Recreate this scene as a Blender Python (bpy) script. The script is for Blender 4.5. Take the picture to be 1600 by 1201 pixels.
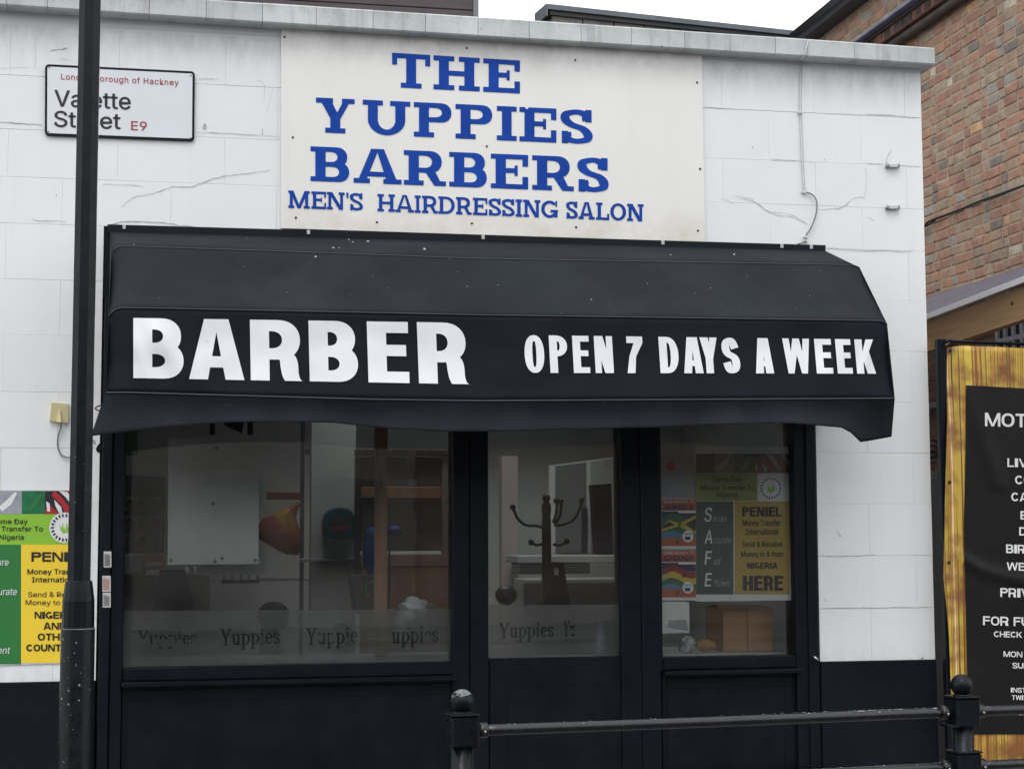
import bpy, bmesh, math, random
from mathutils import Vector, Matrix
from mathutils.geometry import delaunay_2d_cdt
random.seed(7)
S = bpy.context.scene
for o in list(bpy.data.objects):
    bpy.data.objects.remove(o)
COL = S.collection

# ------------------------------------------------------------------ camera
F = 2590.0                       # focal length in photo pixels (1600 wide): a 2x phone lens
CAM = Vector((0.0, -7.0, 1.6))
AX = Vector((13300, -183, -2590)).normalized()      # world X seen in camera axes
AZ = Vector((-101, 29400, -2590)).normalized()      # world Z seen in camera axes
AZ = (AZ - AX * AZ.dot(AX)).normalized()
AY = AZ.cross(AX)
cd = bpy.data.cameras.new('camera')
cam = bpy.data.objects.new('camera', cd)
COL.objects.link(cam)
cd.sensor_width = 36.0
cd.lens = F / 1600 * 36
cd.clip_end = 500
cam.matrix_world = Matrix.Translation(CAM) @ Matrix((AX, AY, AZ)).to_4x4()
S.camera = cam

# ------------------------------------------------------------------ world, sun, exposure
SUN_EL, SUN_AZ = math.radians(58), math.radians(205)
w = bpy.data.worlds.new('World')
S.world = w
w.use_nodes = True
nt = w.node_tree
nt.nodes.clear()
out = nt.nodes.new('ShaderNodeOutputWorld')
bg = nt.nodes.new('ShaderNodeBackground')
sky = nt.nodes.new('ShaderNodeTexSky')
sky.sky_type = 'NISHITA'
sky.sun_disc = False
sky.sun_elevation = SUN_EL
sky.sun_rotation = SUN_AZ
sky.air_density = 1.0
sky.dust_density = 6.0
sky.ozone_density = 1.0
# overcast: the sky texture shines weakly through an even white cloud deck
mixs = nt.nodes.new('ShaderNodeMix')
mixs.data_type = 'RGBA'
mixs.inputs[0].default_value = 0.86
mixs.inputs[7].default_value = (11.5, 11.85, 12.2, 1)
nt.links.new(sky.outputs[0], mixs.inputs[6])
nt.links.new(mixs.outputs[2], bg.inputs[0])
bg.inputs[1].default_value = 0.15
nt.links.new(bg.outputs[0], out.inputs[0])
sd = bpy.data.lights.new('sun', 'SUN')
sd.energy = 0.95
sd.angle = math.radians(25)
sd.color = (1.0, 0.97, 0.93)
so_ = bpy.data.objects.new('sun', sd)
COL.objects.link(so_)
so_.rotation_euler = (math.radians(90) - SUN_EL, 0, math.radians(-20))
S.view_settings.view_transform = 'Standard'
S.view_settings.look = 'None'
S.view_settings.gamma = 1
S.view_settings.use_curve_mapping = False
S.view_settings.exposure = 0.0
S.cycles.max_bounces = 10
S.cycles.transparent_max_bounces = 16

# ------------------------------------------------------------------ photo measurements -> metres
def ray(px, py):
    r = Vector((px - 800, 600.5 - py, -F))
    return Vector((r.dot(AX), r.dot(AY), r.dot(AZ)))
def P(px, py, Y=0.0):
    d = ray(px, py)
    return CAM + d * ((Y - CAM.y) / d.y)
def PX(px, py, X):
    d = ray(px, py)
    return CAM + d * ((X - CAM.x) / d.x)
def PD(px, py, D):
    return CAM + ray(px, py) * (D / F)
def proj(p):
    v = Vector(p) - CAM
    c = AX * v.x + AY * v.y + AZ * v.z
    return (800 + F * c.x / -c.z, 600.5 - F * c.y / -c.z, -c.z)

# ------------------------------------------------------------------ materials
MATS = {}
def mat(name, col, rough=0.6, var=0.0, scale=8.0, bump=0.0, bscale=60.0, metal=0.0, spec=0.5, col2=None,
        thr=(0.45, 0.6), objvar=0.0, stretch=(1, 1, 1), detail=6, streak=0.0, coat=0.0, dirt=0.0, rvar=0.0):
    if name in MATS:
        return MATS[name]
    m = bpy.data.materials.new(name)
    m.use_nodes = True
    n, l = m.node_tree.nodes, m.node_tree.links
    b = n['Principled BSDF']
    b.inputs['Roughness'].default_value = rough
    b.inputs['Metallic'].default_value = metal
    b.inputs['Specular IOR Level'].default_value = spec
    b.inputs['Coat Weight'].default_value = coat
    b.inputs['Base Color'].default_value = (*col, 1)
    geo = n.new('ShaderNodeNewGeometry')
    mp = n.new('ShaderNodeMapping')
    mp.inputs['Scale'].default_value = stretch
    l.new(geo.outputs['Position'], mp.inputs[0])
    cur = None
    def noise(s, d=detail, src=mp):
        t = n.new('ShaderNodeTexNoise')
        t.inputs['Scale'].default_value = s
        t.inputs['Detail'].default_value = d
        t.inputs['Roughness'].default_value = 0.62
        l.new(src.outputs[0], t.inputs['Vector'])
        return t
    def mixc(fac, a, bcol, mode='MIX'):
        x = n.new('ShaderNodeMix')
        x.data_type = 'RGBA'
        x.blend_type = mode
        if isinstance(fac, float): x.inputs[0].default_value = fac
        else: l.new(fac, x.inputs[0])
        if isinstance(a, tuple): x.inputs[6].default_value = (*a, 1)
        else: l.new(a, x.inputs[6])
        if isinstance(bcol, tuple): x.inputs[7].default_value = (*bcol, 1)
        else: l.new(bcol, x.inputs[7])
        return x.outputs[2]
    def ramp(src, a, c):
        r = n.new('ShaderNodeMapRange')
        r.inputs[1].default_value = a
        r.inputs[2].default_value = c
        l.new(src, r.inputs[0])
        return r.outputs[0]
    if col2 is not None:
        t = noise(scale)
        cur = mixc(ramp(t.outputs[0], *thr), tuple(col), tuple(col2))
    if var:
        t = noise(scale * 0.7)
        f = ramp(t.outputs[0], 0.3, 0.7)
        lo = tuple(max(0, c * (1 - var)) for c in (1, 1, 1))
        hi = tuple(c * (1 + var) for c in (1, 1, 1))
        k = mixc(f, lo, hi)
        cur = mixc(1.0, cur if cur is not None else tuple(col), k, 'MULTIPLY')
    if objvar:
        oi = n.new('ShaderNodeObjectInfo')
        r = n.new('ShaderNodeMapRange')
        r.inputs[3].default_value = 1 - objvar
        r.inputs[4].default_value = 1 + objvar
        l.new(oi.outputs['Random'], r.inputs[0])
        cx = n.new('ShaderNodeCombineColor')
        for i in range(3): l.new(r.outputs[0], cx.inputs[i])
        cur = mixc(1.0, cur if cur is not None else tuple(col), cx.outputs[0], 'MULTIPLY')
    if streak:
        mp2 = n.new('ShaderNodeMapping')
        mp2.inputs['Scale'].default_value = (9, 9, 0.7)
        l.new(geo.outputs['Position'], mp2.inputs[0])
        t = noise(1.6, 5, mp2)
        cur = mixc(ramp(t.outputs[0], 0.52, 0.85), cur if cur is not None else tuple(col), tuple(c * (1 - streak) for c in col))
    if dirt:
        t = noise(45, 3, geo)
        t2 = noise(3, 3, geo)
        ad = n.new('ShaderNodeMath'); ad.operation = 'MULTIPLY'
        l.new(ramp(t.outputs[0], 0.62, 0.72), ad.inputs[0]); l.new(ramp(t2.outputs[0], 0.45, 0.6), ad.inputs[1])
        cur = mixc(ad.outputs[0], cur if cur is not None else tuple(col), tuple(c * (1 - dirt) for c in col))
    if cur is not None:
        l.new(cur, b.inputs['Base Color'])
    if rvar:
        t = noise(scale * 1.7)
        r = n.new('ShaderNodeMapRange')
        r.inputs[1].default_value = 0.3; r.inputs[2].default_value = 0.7
        r.inputs[3].default_value = max(0.05, rough - rvar); r.inputs[4].default_value = min(1, rough + rvar)
        l.new(t.outputs[0], r.inputs[0]); l.new(r.outputs[0], b.inputs['Roughness'])
    if bump:
        t = noise(bscale, 4)
        bp = n.new('ShaderNodeBump')
        bp.inputs['Strength'].default_value = 1.0
        bp.inputs['Distance'].default_value = bump
        l.new(t.outputs[0], bp.inputs['Height'])
        l.new(bp.outputs[0], b.inputs['Normal'])
    MATS[name] = m
    return m
def soil_shade(m, z0, z1, col, strength, sc=(14, 14, 5)):
    """blotchy dirt, with shade mixed in under the coping, thickest at height z0 and gone by z1"""
    n, l = m.node_tree.nodes, m.node_tree.links
    b = n['Principled BSDF']
    src = b.inputs['Base Color'].links[0].from_socket
    g = n.new('ShaderNodeNewGeometry'); s = n.new('ShaderNodeSeparateXYZ'); l.new(g.outputs['Position'], s.inputs[0])
    r = n.new('ShaderNodeMapRange'); r.inputs[1].default_value = z1; r.inputs[2].default_value = z0; l.new(s.outputs[2], r.inputs[0])
    mp = n.new('ShaderNodeMapping'); mp.inputs['Scale'].default_value = sc; l.new(g.outputs['Position'], mp.inputs[0])
    t = n.new('ShaderNodeTexNoise'); t.inputs['Scale'].default_value = 1; t.inputs['Detail'].default_value = 9; t.inputs['Roughness'].default_value = .7; l.new(mp.outputs[0], t.inputs[0])
    q = n.new('ShaderNodeMapRange'); q.inputs[1].default_value = .38; q.inputs[2].default_value = .68; q.inputs[4].default_value = strength; l.new(t.outputs[0], q.inputs[0])
    p = n.new('ShaderNodeMath'); p.operation = 'POWER'; p.inputs[1].default_value = 1.6; l.new(r.outputs[0], p.inputs[0])
    k = n.new('ShaderNodeMath'); k.operation = 'MULTIPLY'; l.new(p.outputs[0], k.inputs[0]); l.new(q.outputs[0], k.inputs[1])
    x = n.new('ShaderNodeMix'); x.data_type = 'RGBA'; l.new(k.outputs[0], x.inputs[0]); l.new(src, x.inputs[6]); x.inputs[7].default_value = (*col, 1)
    l.new(x.outputs[2], b.inputs['Base Color'])
def C255(r, g, b):
    f = lambda c: ((c / 255 + 0.055) / 1.055) ** 2.4 if c > 10 else c / 255 / 12.92
    return (f(r), f(g), f(b))

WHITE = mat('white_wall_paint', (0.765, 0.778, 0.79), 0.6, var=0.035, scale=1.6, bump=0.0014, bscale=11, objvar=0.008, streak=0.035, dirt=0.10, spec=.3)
JOINT = mat('painted_joint', (0.715, 0.725, 0.735), 0.7, var=0.05, scale=6)
CREAM = mat('sign_white', (0.77, 0.76, 0.735), 0.45, var=0.025, scale=3, bump=0.0004, bscale=8, streak=0.05)
RUST = mat('rust', (0.10, 0.045, 0.02), 0.8, var=0.4, scale=60)
BLUE = mat('blue_vinyl', (0.008, 0.055, 0.33), 0.6, var=0.15, scale=9, spec=.12)
BLACKP = mat('black_gloss_paint', (0.0048, 0.0070, 0.0112), 0.42, var=0.3, scale=4, bump=0.0006, bscale=30, spec=0.16, rvar=0.12)
PLINTHM = mat('black_wall_paint', (0.0055, 0.0078, 0.0122), 0.6, var=0.35, scale=3, bump=0.002, bscale=40, spec=0.12)
POLEM = mat('black_post_paint', (0.0050, 0.0065, 0.0098), 0.32, var=0.4, scale=14, bump=0.0006, bscale=45, spec=0.20, rvar=0.1)
CHIP = mat('chipped_paint', (0.28, 0.29, 0.30), 0.7, var=0.4, scale=50)
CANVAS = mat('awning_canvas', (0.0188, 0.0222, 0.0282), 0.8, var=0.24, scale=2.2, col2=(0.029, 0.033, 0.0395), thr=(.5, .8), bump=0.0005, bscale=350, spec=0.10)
CANVAS_SHADED = mat('awning_canvas_front_shaded', (0.0056, 0.0078, 0.0125), 0.62, var=0.25, scale=4, bump=0.0005, bscale=300, spec=0.10)  # same cloth, coloured darker because this face gets less sky light
SEAM = mat('awning_seam', (0.045, 0.05, 0.058), 0.6)
VINYLW = mat('white_vinyl', (0.66, 0.68, 0.71), 0.42, var=0.07, scale=7, dirt=0.15)
STONE = mat('coping_concrete', (0.50, 0.525, 0.525), 0.85, var=0.14, scale=7, bump=0.0012, bscale=50, objvar=0.06, streak=0.55, dirt=0.6)
MORTARD = mat('dark_mortar', (0.10, 0.10, 0.095), 0.95, var=0.3, scale=20)
BLACKT = mat('black_print', (0.012, 0.012, 0.014), 0.5)
WHITET = mat('white_print', (0.72, 0.73, 0.74), 0.5)
INWALL = mat('interior_wall_paint', (0.49, 0.495, 0.48), 0.8, var=0.05, scale=1.5)
DARKW = mat('dark_wood', (0.045, 0.026, 0.018), 0.5, var=0.25, scale=6, stretch=(6, 6, 1))
WOOD = mat('brown_wood', (0.30, 0.15, 0.08), 0.5, var=0.2, scale=5, stretch=(8, 8, 1))

# ------------------------------------------------------------------ scene helpers
ROOTS = {}
def thing(name, label, cat, loc=(0, 0, 0), group=None):
    o = bpy.data.objects.new(name, None)
    o.empty_display_size = 0.1
    COL.objects.link(o)
    o.location = loc
    o['label'] = label; o['category'] = cat
    if group: o['group'] = group
    ROOTS[o.name] = Vector(loc)
    return o
def tag(o, label, cat, group=None):
    o['label'] = label; o['category'] = cat
    if group: o['group'] = group
    return o
def org(parent):
    return ROOTS[parent.name] if parent is not None else Vector((0, 0, 0))

class MB:
    def __init__(s):
        s.v = []; s.f = []; s.m = []; s.mi = 0; s.sm = []; s.smooth = False
    def add(s, vs, fs):
        b = len(s.v)
        s.v += [Vector(p) for p in vs]
        for f in fs:
            s.f.append([b + i for i in f]); s.m.append(s.mi); s.sm.append(s.smooth)
        return s
    def box(s, x0, x1, y0, y1, z0, z1, c=0.0):
        x0, x1 = min(x0, x1), max(x0, x1); y0, y1 = min(y0, y1), max(y0, y1); z0, z1 = min(z0, z1), max(z0, z1)
        c = min(c, (x1 - x0) * .45, (y1 - y0) * .45, (z1 - z0) * .45)
        if c <= 0:
            vs = [(x, y, z) for x in (x0, x1) for y in (y0, y1) for z in (z0, z1)]
            return s.add(vs, [(0, 1, 3, 2), (4, 6, 7, 5), (0, 4, 5, 1), (2, 3, 7, 6), (0, 2, 6, 4), (1, 5, 7, 3)])
        bm = bmesh.new()
        pts = []
        for sx in (0, 1):
            for sy in (0, 1):
                for sz in (0, 1):
                    X, Y, Z = (x0, x1)[sx], (y0, y1)[sy], (z0, z1)[sz]
                    dx, dy, dz = c * (1 - 2 * sx), c * (1 - 2 * sy), c * (1 - 2 * sz)
                    pts += [(X, Y + dy, Z + dz), (X + dx, Y, Z + dz), (X + dx, Y + dy, Z)]
        for p in pts: bm.verts.new(p)
        r = bmesh.ops.convex_hull(bm, input=bm.verts)
        bmesh.ops.dissolve_limit(bm, angle_limit=0.01, verts=bm.verts, edges=bm.edges)
        bm.verts.index_update()
        s.add([v.co.copy() for v in bm.verts], [[v.index for v in f.verts] for f in bm.faces])
        bm.free()
        return s
    def quad(s, a, b, c, d):
        return s.add([a, b, c, d], [(0, 1, 2, 3)])
    def tube(s, pts, r, n=10, cap=True):
        pts = [Vector(p) for p in pts]
        rs = r if isinstance(r, (list, tuple)) else [r] * len(pts)
        vs = []; fs = []
        up = None
        for i, p in enumerate(pts):
            t = (pts[min(i + 1, len(pts) - 1)] - pts[max(i - 1, 0)]).normalized()
            if up is None:
                up = Vector((0, 0, 1)) if abs(t.z) < 0.9 else Vector((0, 1, 0))
            a = t.cross(up).normalized(); b2 = a.cross(t).normalized(); up = b2
            for k in range(n):
                an = 2 * math.pi * k / n
                vs.append(p + (a * math.cos(an) + b2 * math.sin(an)) * rs[i])
        for i in range(len(pts) - 1):
            for k in range(n):
                fs.append((i * n + k, i * n + (k + 1) % n, (i + 1) * n + (k + 1) % n, (i + 1) * n + k))
        if cap:
            fs.append(tuple(range(n - 1, -1, -1))); fs.append(tuple(range((len(pts) - 1) * n, len(pts) * n)))
        sm = s.smooth; s.smooth = True; s.add(vs, fs); s.smooth = sm
        return s
    def lathe(s, c, prof, n=20, flat=False):
        c = Vector(c)
        vs = []; fs = []
        for (r, z) in prof:
            for k in range(n):
                an = 2 * math.pi * (k + .5) / n
                vs.append(c + Vector((r * math.cos(an), r * math.sin(an), z)))
        m = len(prof)
        for i in range(m - 1):
            for k in range(n):
                fs.append((i * n + k, i * n + (k + 1) % n, (i + 1) * n + (k + 1) % n, (i + 1) * n + k))
        fs.append(tuple(range(n - 1, -1, -1))); fs.append(tuple(range((m - 1) * n, m * n)))
        sm = s.smooth; s.smooth = not flat; s.add(vs, fs); s.smooth = sm
        return s
    def sphere(s, c, r, n=16, sc=(1, 1, 1)):
        m = n // 2
        prof = [(max(1e-4, r * math.sin(math.pi * i / m)) * 1.0, -r * math.cos(math.pi * i / m)) for i in range(m + 1)]
        b = len(s.v)
        s.lathe((0, 0, 0), prof, n)
        for i in range(b, len(s.v)):
            v = s.v[i]; s.v[i] = Vector((v.x * sc[0], v.y * sc[1], v.z * sc[2])) + Vector(c)
        return s
    def slab(s, quad_pts, thick):
        """a sheet through four front points, with thickness going back (+Y)"""
        q = [Vector(p) for p in quad_pts]
        d = Vector((0, thick, 0))
        return s.add(q + [p + d for p in q], [(0, 1, 2, 3), (7, 6, 5, 4), (0, 4, 5, 1), (1, 5, 6, 2), (2, 6, 7, 3), (3, 7, 4, 0)])
    def build(s, name, mats, parent=None, label=None):
        if not isinstance(mats, (list, tuple)): mats = [mats]
        me = bpy.data.meshes.new(name)
        o0 = org(parent if parent is None or parent.name in ROOTS else parent)
        me.from_pydata([p - o0 for p in s.v], [], s.f)
        for m in mats: me.materials.append(m)
        me.polygons.foreach_set('material_index', s.m)
        me.polygons.foreach_set('use_smooth', s.sm)
        if True:
            bm = bmesh.new(); bm.from_mesh(me)
            bmesh.ops.recalc_face_normals(bm, faces=bm.faces)
            bm.to_mesh(me); bm.free()
        me.update()
        o = bpy.data.objects.new(name, me)
        COL.objects.link(o)
        if parent is not None:
            o.parent = parent
        ROOTS[o.name] = o0
        if label: o['label'] = label
        return o
def structure(name, mb, mats, parent=None):
    o = mb.build(name, mats, parent)
    if parent is None: o['kind'] = 'structure'
    return o

# ------------------------------------------------------------------ lettering: glyphs drawn as unions of strokes
def rect(x0, y0, x1, y1): return [(x0, y0), (x1, y0), (x1, y1), (x0, y1)]
def earc(cx, cy, rx, ry, tx, ty, a0, a1, n=22):
    o = []; i_ = []
    for k in range(n + 1):
        a = math.radians(a0 + (a1 - a0) * k / n)
        o.append((cx + rx * math.cos(a), cy + ry * math.sin(a)))
        i_.append((cx + (rx - tx) * math.cos(a), cy + (ry - ty) * math.sin(a)))
    return o + i_[::-1]
def dshape(x0, y0, x1, y1, rx=None):
    ry = (y1 - y0) / 2
    rx = min(rx if rx is not None else ry * 1.15, (x1 - x0) * 0.85)
    pts = [(x0, y0)]
    for k in range(17):
        a = math.radians(-90 + 180 * k / 16)
        c_, s_ = math.cos(a), math.sin(a)
        pts.append((x1 - rx + rx * abs(c_) ** 0.85, (y0 + y1) / 2 + ry * math.copysign(abs(s_) ** 0.95, s_)))
    pts.append((x0, y1))
    return pts
def spline(pts, n=9):
    out_ = []
    q = [pts[0]] + list(pts) + [pts[-1]]
    for i in range(1, len(q) - 2):
        p0, p1, p2, p3 = q[i - 1], q[i], q[i + 1], q[i + 2]
        for k in range(n):
            t = k / n
            out_.append(tuple(0.5 * (2 * p1[j] + (p2[j] - p0[j]) * t + (2 * p0[j] - 5 * p1[j] + 4 * p2[j] - p3[j]) * t * t + (3 * p1[j] - p0[j] - 3 * p2[j] + p3[j]) * t ** 3) for j in range(len(p1))))
    out_.append(tuple(pts[-1]))
    return out_
def stroke(pts, sv, sh):
    L, R_ = [], []
    for i, p in enumerate(pts):
        a = pts[max(0, i - 1)]; b = pts[min(len(pts) - 1, i + 1)]
        tx, ty = b[0] - a[0], b[1] - a[1]
        d = math.hypot(tx, ty) or 1
        tx /= d; ty /= d
        w_ = math.sqrt((sh * tx) ** 2 + (sv * ty) ** 2) / 2
        L.append((p[0] - ty * w_, p[1] + tx * w_)); R_.append((p[0] + ty * w_, p[1] - tx * w_))
    return L + R_[::-1]
def glyph(ch, W, H, sv, sh, slab=0.0):
    """returns (additive polygons, subtractive polygons); slab = serif overhang (0 = sans)"""
    A, B = [], []
    so = slab
    x0, x1 = so, W - so
    def foot(a, b, top=False, l=1, r=1):
        if so:
            if top: A.append(rect(a - so * l, H - sh, b + so * r, H))
            else: A.append(rect(a - so * l, 0, b + so * r, sh))
    if ch == 'T':
        c = W / 2
        A += [rect(0, H - sh, W, H), rect(c - sv / 2, 0, c + sv / 2, H)]
        if so:
            A += [rect(0, H * .66, sv * .5, H), rect(W - sv * .5, H * .66, W, H)]; foot(c - sv / 2, c + sv / 2)
    elif ch == 'H':
        A += [rect(x0, 0, x0 + sv, H), rect(x1 - sv, 0, x1, H), rect(x0, H / 2 - sh / 2, x1, H / 2 + sh / 2)]
        for t in (0, 1): foot(x0, x0 + sv, t); foot(x1 - sv, x1, t)
    elif ch in 'EF':
        A += [rect(x0, 0, x0 + sv, H), rect(0 if so else x0, H - sh, W, H), rect(x0, H * .53 - sh / 2, W * (.72 if so else .94), H * .53 + sh / 2)]
        if ch == 'E': A.append(rect(0 if so else x0, 0, W, sh))
        else: foot(x0, x0 + sv)
        if so:
            A += [rect(W - sv * .55, H * .66, W, H), rect(W * .72 - sv * .3, H * .38, W * .72, H * .68)]
            if ch == 'E': A.append(rect(W - sv * .55, 0, W, H * .36))
    elif ch == 'L':
        A += [rect(x0, 0, x0 + sv, H), rect(0 if so else x0, 0, W, sh)]
        foot(x0, x0 + sv, True)
        if so: A.append(rect(W - sv * .6, 0, W, H * .36))
    elif ch == 'I':
        A.append(rect(x0, 0, x1, H)); foot(x0, x1); foot(x0, x1, True)
    elif ch == 'N':
        A += [rect(x0, 0, x0 + sv * .85, H), rect(x1 - sv * .85, 0, x1, H),
              [(x0, H), (x0 + sv * 1.15, H), (x1, 0), (x1 - sv * 1.15, 0)]]
        if so:
            foot(x0, x0 + sv * .85); foot(x0, x0 + sv * .5, True, 1, 0); foot(x1 - sv * .85, x1, True)
    elif ch == 'M':
        c = W / 2
        A += [rect(x0, 0, x0 + sv * .9, H), rect(x1 - sv * .9, 0, x1, H),
              [(x0, H), (x0 + sv * 1.1, H), (c + sv * .45, 0), (c - sv * .45, 0)],
              [(x1, H), (c + sv * .45, 0), (c - sv * .45, 0), (x1 - sv * 1.1, H)]]
        if so:
            foot(x0, x0 + sv * .9); foot(x1 - sv * .9, x1); foot(x0, x0 + sv * .5, True, 1, 0); foot(x1 - sv * .5, x1, True, 0, 1)
    elif ch == 'A':
        c = W / 2; ap = sv * (.62 if so else .68)
        i0 = so * .7
        A += [[(c - ap, H), (c + ap, H), (i0 + sv, 0), (i0, 0)] if False else [(c - ap, H), (c + ap * .2, H), (i0 + sv * (.8 if so else 1.05), 0), (i0, 0)],
              [(c - ap * .2, H), (c + ap, H), (W - i0, 0), (W - i0 - sv * (1.05), 0)],
              rect(W * .24, H * .2, W * .76, H * .2 + sh)]
        if so:
            A += [rect(0, 0, i0 + sv * .8 + so, sh), rect(W - i0 - sv - so, 0, W, sh)]
    elif ch == 'Y':
        c = W / 2; jy = H * .42
        i0 = so * .6; ra = .68 if so else 1.0
        A += [[(i0, H), (i0 + sv * 1.1, H), (c + sv * .5, jy), (c + sv / 2, jy - H * .06), (c - sv / 2, jy - H * .06), (c - sv * .5, jy)],
              [(W - i0 - sv * ra, H), (W - i0, H), (c + sv * .5, jy - H * .02), (c + sv / 2, jy - H * .06), (c - sv / 2, jy - H * .06), (c - sv * .1, jy + H * .02)],
              rect(c - sv / 2, 0, c + sv / 2, jy)]
        if so:
            foot(c - sv / 2, c + sv / 2); A += [rect(0, H - sh, i0 + sv * 1.1 + so * .6, H), rect(W - i0 - sv * ra - so * .55, H - sh, W, H)]
    elif ch == 'U':
        r = H * .45
        A += [rect(x0, r, x0 + sv, H), rect(x1 - sv, r, x1, H), earc((x0 + x1) / 2, r, (x1 - x0) / 2, r, sv, sh * 1.15, 180, 360)]
        foot(x0, x0 + sv, True); foot(x1 - sv, x1, True)
    elif ch in 'PRB':
        y0 = H * .44 if ch != 'B' else H * .5
        k = .96 if ch != 'P' else 1.0
        bx = W * (k if not (ch == 'R' and so) else .9)
        if ch == 'B': bx = W * .95
        A.append(rect(x0, 0, x0 + sv, H))
        A.append(dshape(0 if so else x0, y0 - (sh / 2 if ch != 'P' else 0), bx, H))
        B.append(dshape(x0 + sv, y0 + (sh / 2 if ch != 'P' else sh), bx - sv * .95, H - sh, rx=(H - y0) / 2 * .8))
        if ch == 'P': foot(x0, x0 + sv)
        if ch == 'B':
            A.append(dshape(0 if so else x0, 0, W, y0 + sh / 2))
            B.append(dshape(x0 + sv, sh, W - sv * .98, y0 - sh / 2, rx=y0 / 2 * .8))
            if so:   # cut the slab step on the left
                B.append(rect(-1, sh, x0, H - sh))
        if ch in 'PR' and so:
            B.append(rect(-1, sh, x0, H - sh))
        if ch == 'R':
            foot(x0, x0 + sv)
            if so:
                A.append([(W * .45, y0 + sh * .4), (W * .45 + sv * 1.05, y0 + sh * .4), (W * .86, sh), (W, sh), (W, 0), (W * .86 - sv * .55, 0)])
            else:
                lf = spline([(W * .42, H * .43), (W * .505, H * .41), (W * .56, H * .35), (W * .58, H * .22), (W * .61, H * .09), (W * .66, 0)], 5)
                rt = spline([(W, 0), (W * .955, H * .035), (W * .925, H * .13), (W * .915, H * .28), (W * .87, H * .40), (W * .76, H * .48), (W * .6, H * .53), (W * .42, H * .53)], 5)
                A.append(lf + rt)
    elif ch == 'D':
        A.append(rect(x0, 0, x0 + sv, H))
        A.append(dshape(0 if so else x0, 0, W, H, rx=W * .62))
        B.append(dshape(x0 + sv, sh, W - sv, H - sh, rx=(W - sv) * .46))
        if so: B.append(rect(-1, sh, x0, H - sh))
    elif ch == 'O':
        def se(cx, cy, rx, ry, p):
            o_ = []
            for k in range(36):
                a = 2 * math.pi * k / 36
                c_, s_ = math.cos(a), math.sin(a)
                o_.append((cx + rx * math.copysign(abs(c_) ** p, c_), cy + ry * math.copysign(abs(s_) ** p, s_)))
            return o_
        A.append(se(W / 2, H / 2, W / 2, H / 2, .88 if not so else 1)); B.append(se(W / 2, H / 2, W / 2 - sv, H / 2 - sh, .8 if not so else 1))
    elif ch in 'GC':
        A.append(earc(W / 2, H / 2, W / 2, H / 2, sv, sh * 1.1, 42, 325, 32))
        if ch == 'G':
            A += [rect(W - sv - so * .3, H * .04, W - so * .3, H * .47), rect(W * .55, H * .47 - sh, W, H * .47)]
        if so: A.append(rect(W - sv * .8, H * .66, W - sv * .3, H))
    elif ch == 'S':
        sp = spline([(W - sv * .55, H * .70), (W - sv * .8, H * .86), (W * .5, H - sh / 2), (sv * .62, H * .86), (sv * .5, H * .70), (W * .34, H * .555), (W * .68, H * .44),
                     (W - sv * .5, H * .28), (W - sv * .65, H * .13), (W * .5, sh / 2), (sv * .8, H * .13), (sv * .55, H * .31)], 7)
        A.append(stroke(sp, sv * .98, sh))
        if so: A += [rect(W - sv * .75, H * .64, W - sv * .1, H), rect(sv * .1, 0, sv * .75, H * .36)]
    elif ch == 'W':
        q = W / 4
        for a, b in (((0, q)), ((2 * q, q)), ((2 * q, 3 * q)), ((W, 3 * q))):
            s2 = sv * .5
            ax_ = min(max(a, s2), W - s2)
            A.append([(ax_ - s2, H), (ax_ + s2, H), (b + s2 * .9, 0), (b - s2 * .9, 0)])
    elif ch == 'K':
        A += [rect(0, 0, sv, H), [(W - sv * 1.05, H), (W, H), (sv * 1.2, H * .32), (sv * .6, H * .36)],
              [(W * .36, H * .48), (W * .36 + sv * .9, H * .68), (W, 0), (W - sv * 1.15, 0)]]
    elif ch == '7':
        A += [rect(0, H - sh * 1.15, W, H), [(W - sv, H - sh * .6), (W, H - sh * 1.1), (W * .55, H * .45), (W * .45, 0), (W * .45 - sv * 1.0, 0), (W * .52 - sv * .8, H * .45)]]
    elif ch == 'V':
        s2 = sv * .5
        for a in (s2, W - s2): A.append([(a - s2, H), (a + s2, H), (W / 2 + s2 * .95, 0), (W / 2 - s2 * .95, 0)])
    elif ch == 'J':
        r = H * .28
        A += [rect(W - sv, r, W, H), earc(W / 2, r, W / 2, r, sv, sh * 1.15, 180, 360)]
    elif ch == '-':
        A.append(rect(0, H * .30, W, H * .30 + sh))
    elif ch == '.':
        A.append(rect(0, 0, W, sh))
    elif ch == "'":
        A.append([(0, H), (W, H), (W * .75, H * .66), (W * .25, H * .66)])
    elif ch == 'u':
        xh = H * .68
        A += [rect(x0, xh * .3, x0 + sv, xh), rect(x1 - sv, 0, x1, xh), earc((x0 + x1 - sv * .4) / 2, xh * .32, (x1 - x0 - sv * .4) / 2, xh * .32, sv, sh, 180, 360),
              rect(0, xh - sh, x0 + sv, xh), rect(x1 - sv - so, xh - sh, x1, xh), rect(x1 - sv, 0, W, sh)]
    elif ch == 'p':
        xh = H * .68; d = -H * .28
        A += [rect(x0, d, x0 + sv, xh), dshape(x0, 0, W, xh), rect(0, xh - sh, x0 + sv, xh), rect(0, d, x0 + sv + so, d + sh)]
        B.append(dshape(x0 + sv, sh, W - sv, xh - sh))
    elif ch == 'i':
        xh = H * .68
        A += [rect(x0, 0, x0 + sv, xh), rect(0, xh - sh, x0 + sv, xh), rect(0, 0, W, sh), earc(x0 + sv / 2, H * .9, sv * .62, H * .08, sv * .6, H * .078, 0, 359)]
    elif ch == 'e':
        xh = H * .68
        A += [earc(W / 2, xh / 2, W / 2, xh / 2, sv, sh, 8, 322, 26), rect(sv * .8, xh * .5, W - sv * .3, xh * .5 + sh)]
    elif ch == 's':
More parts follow.
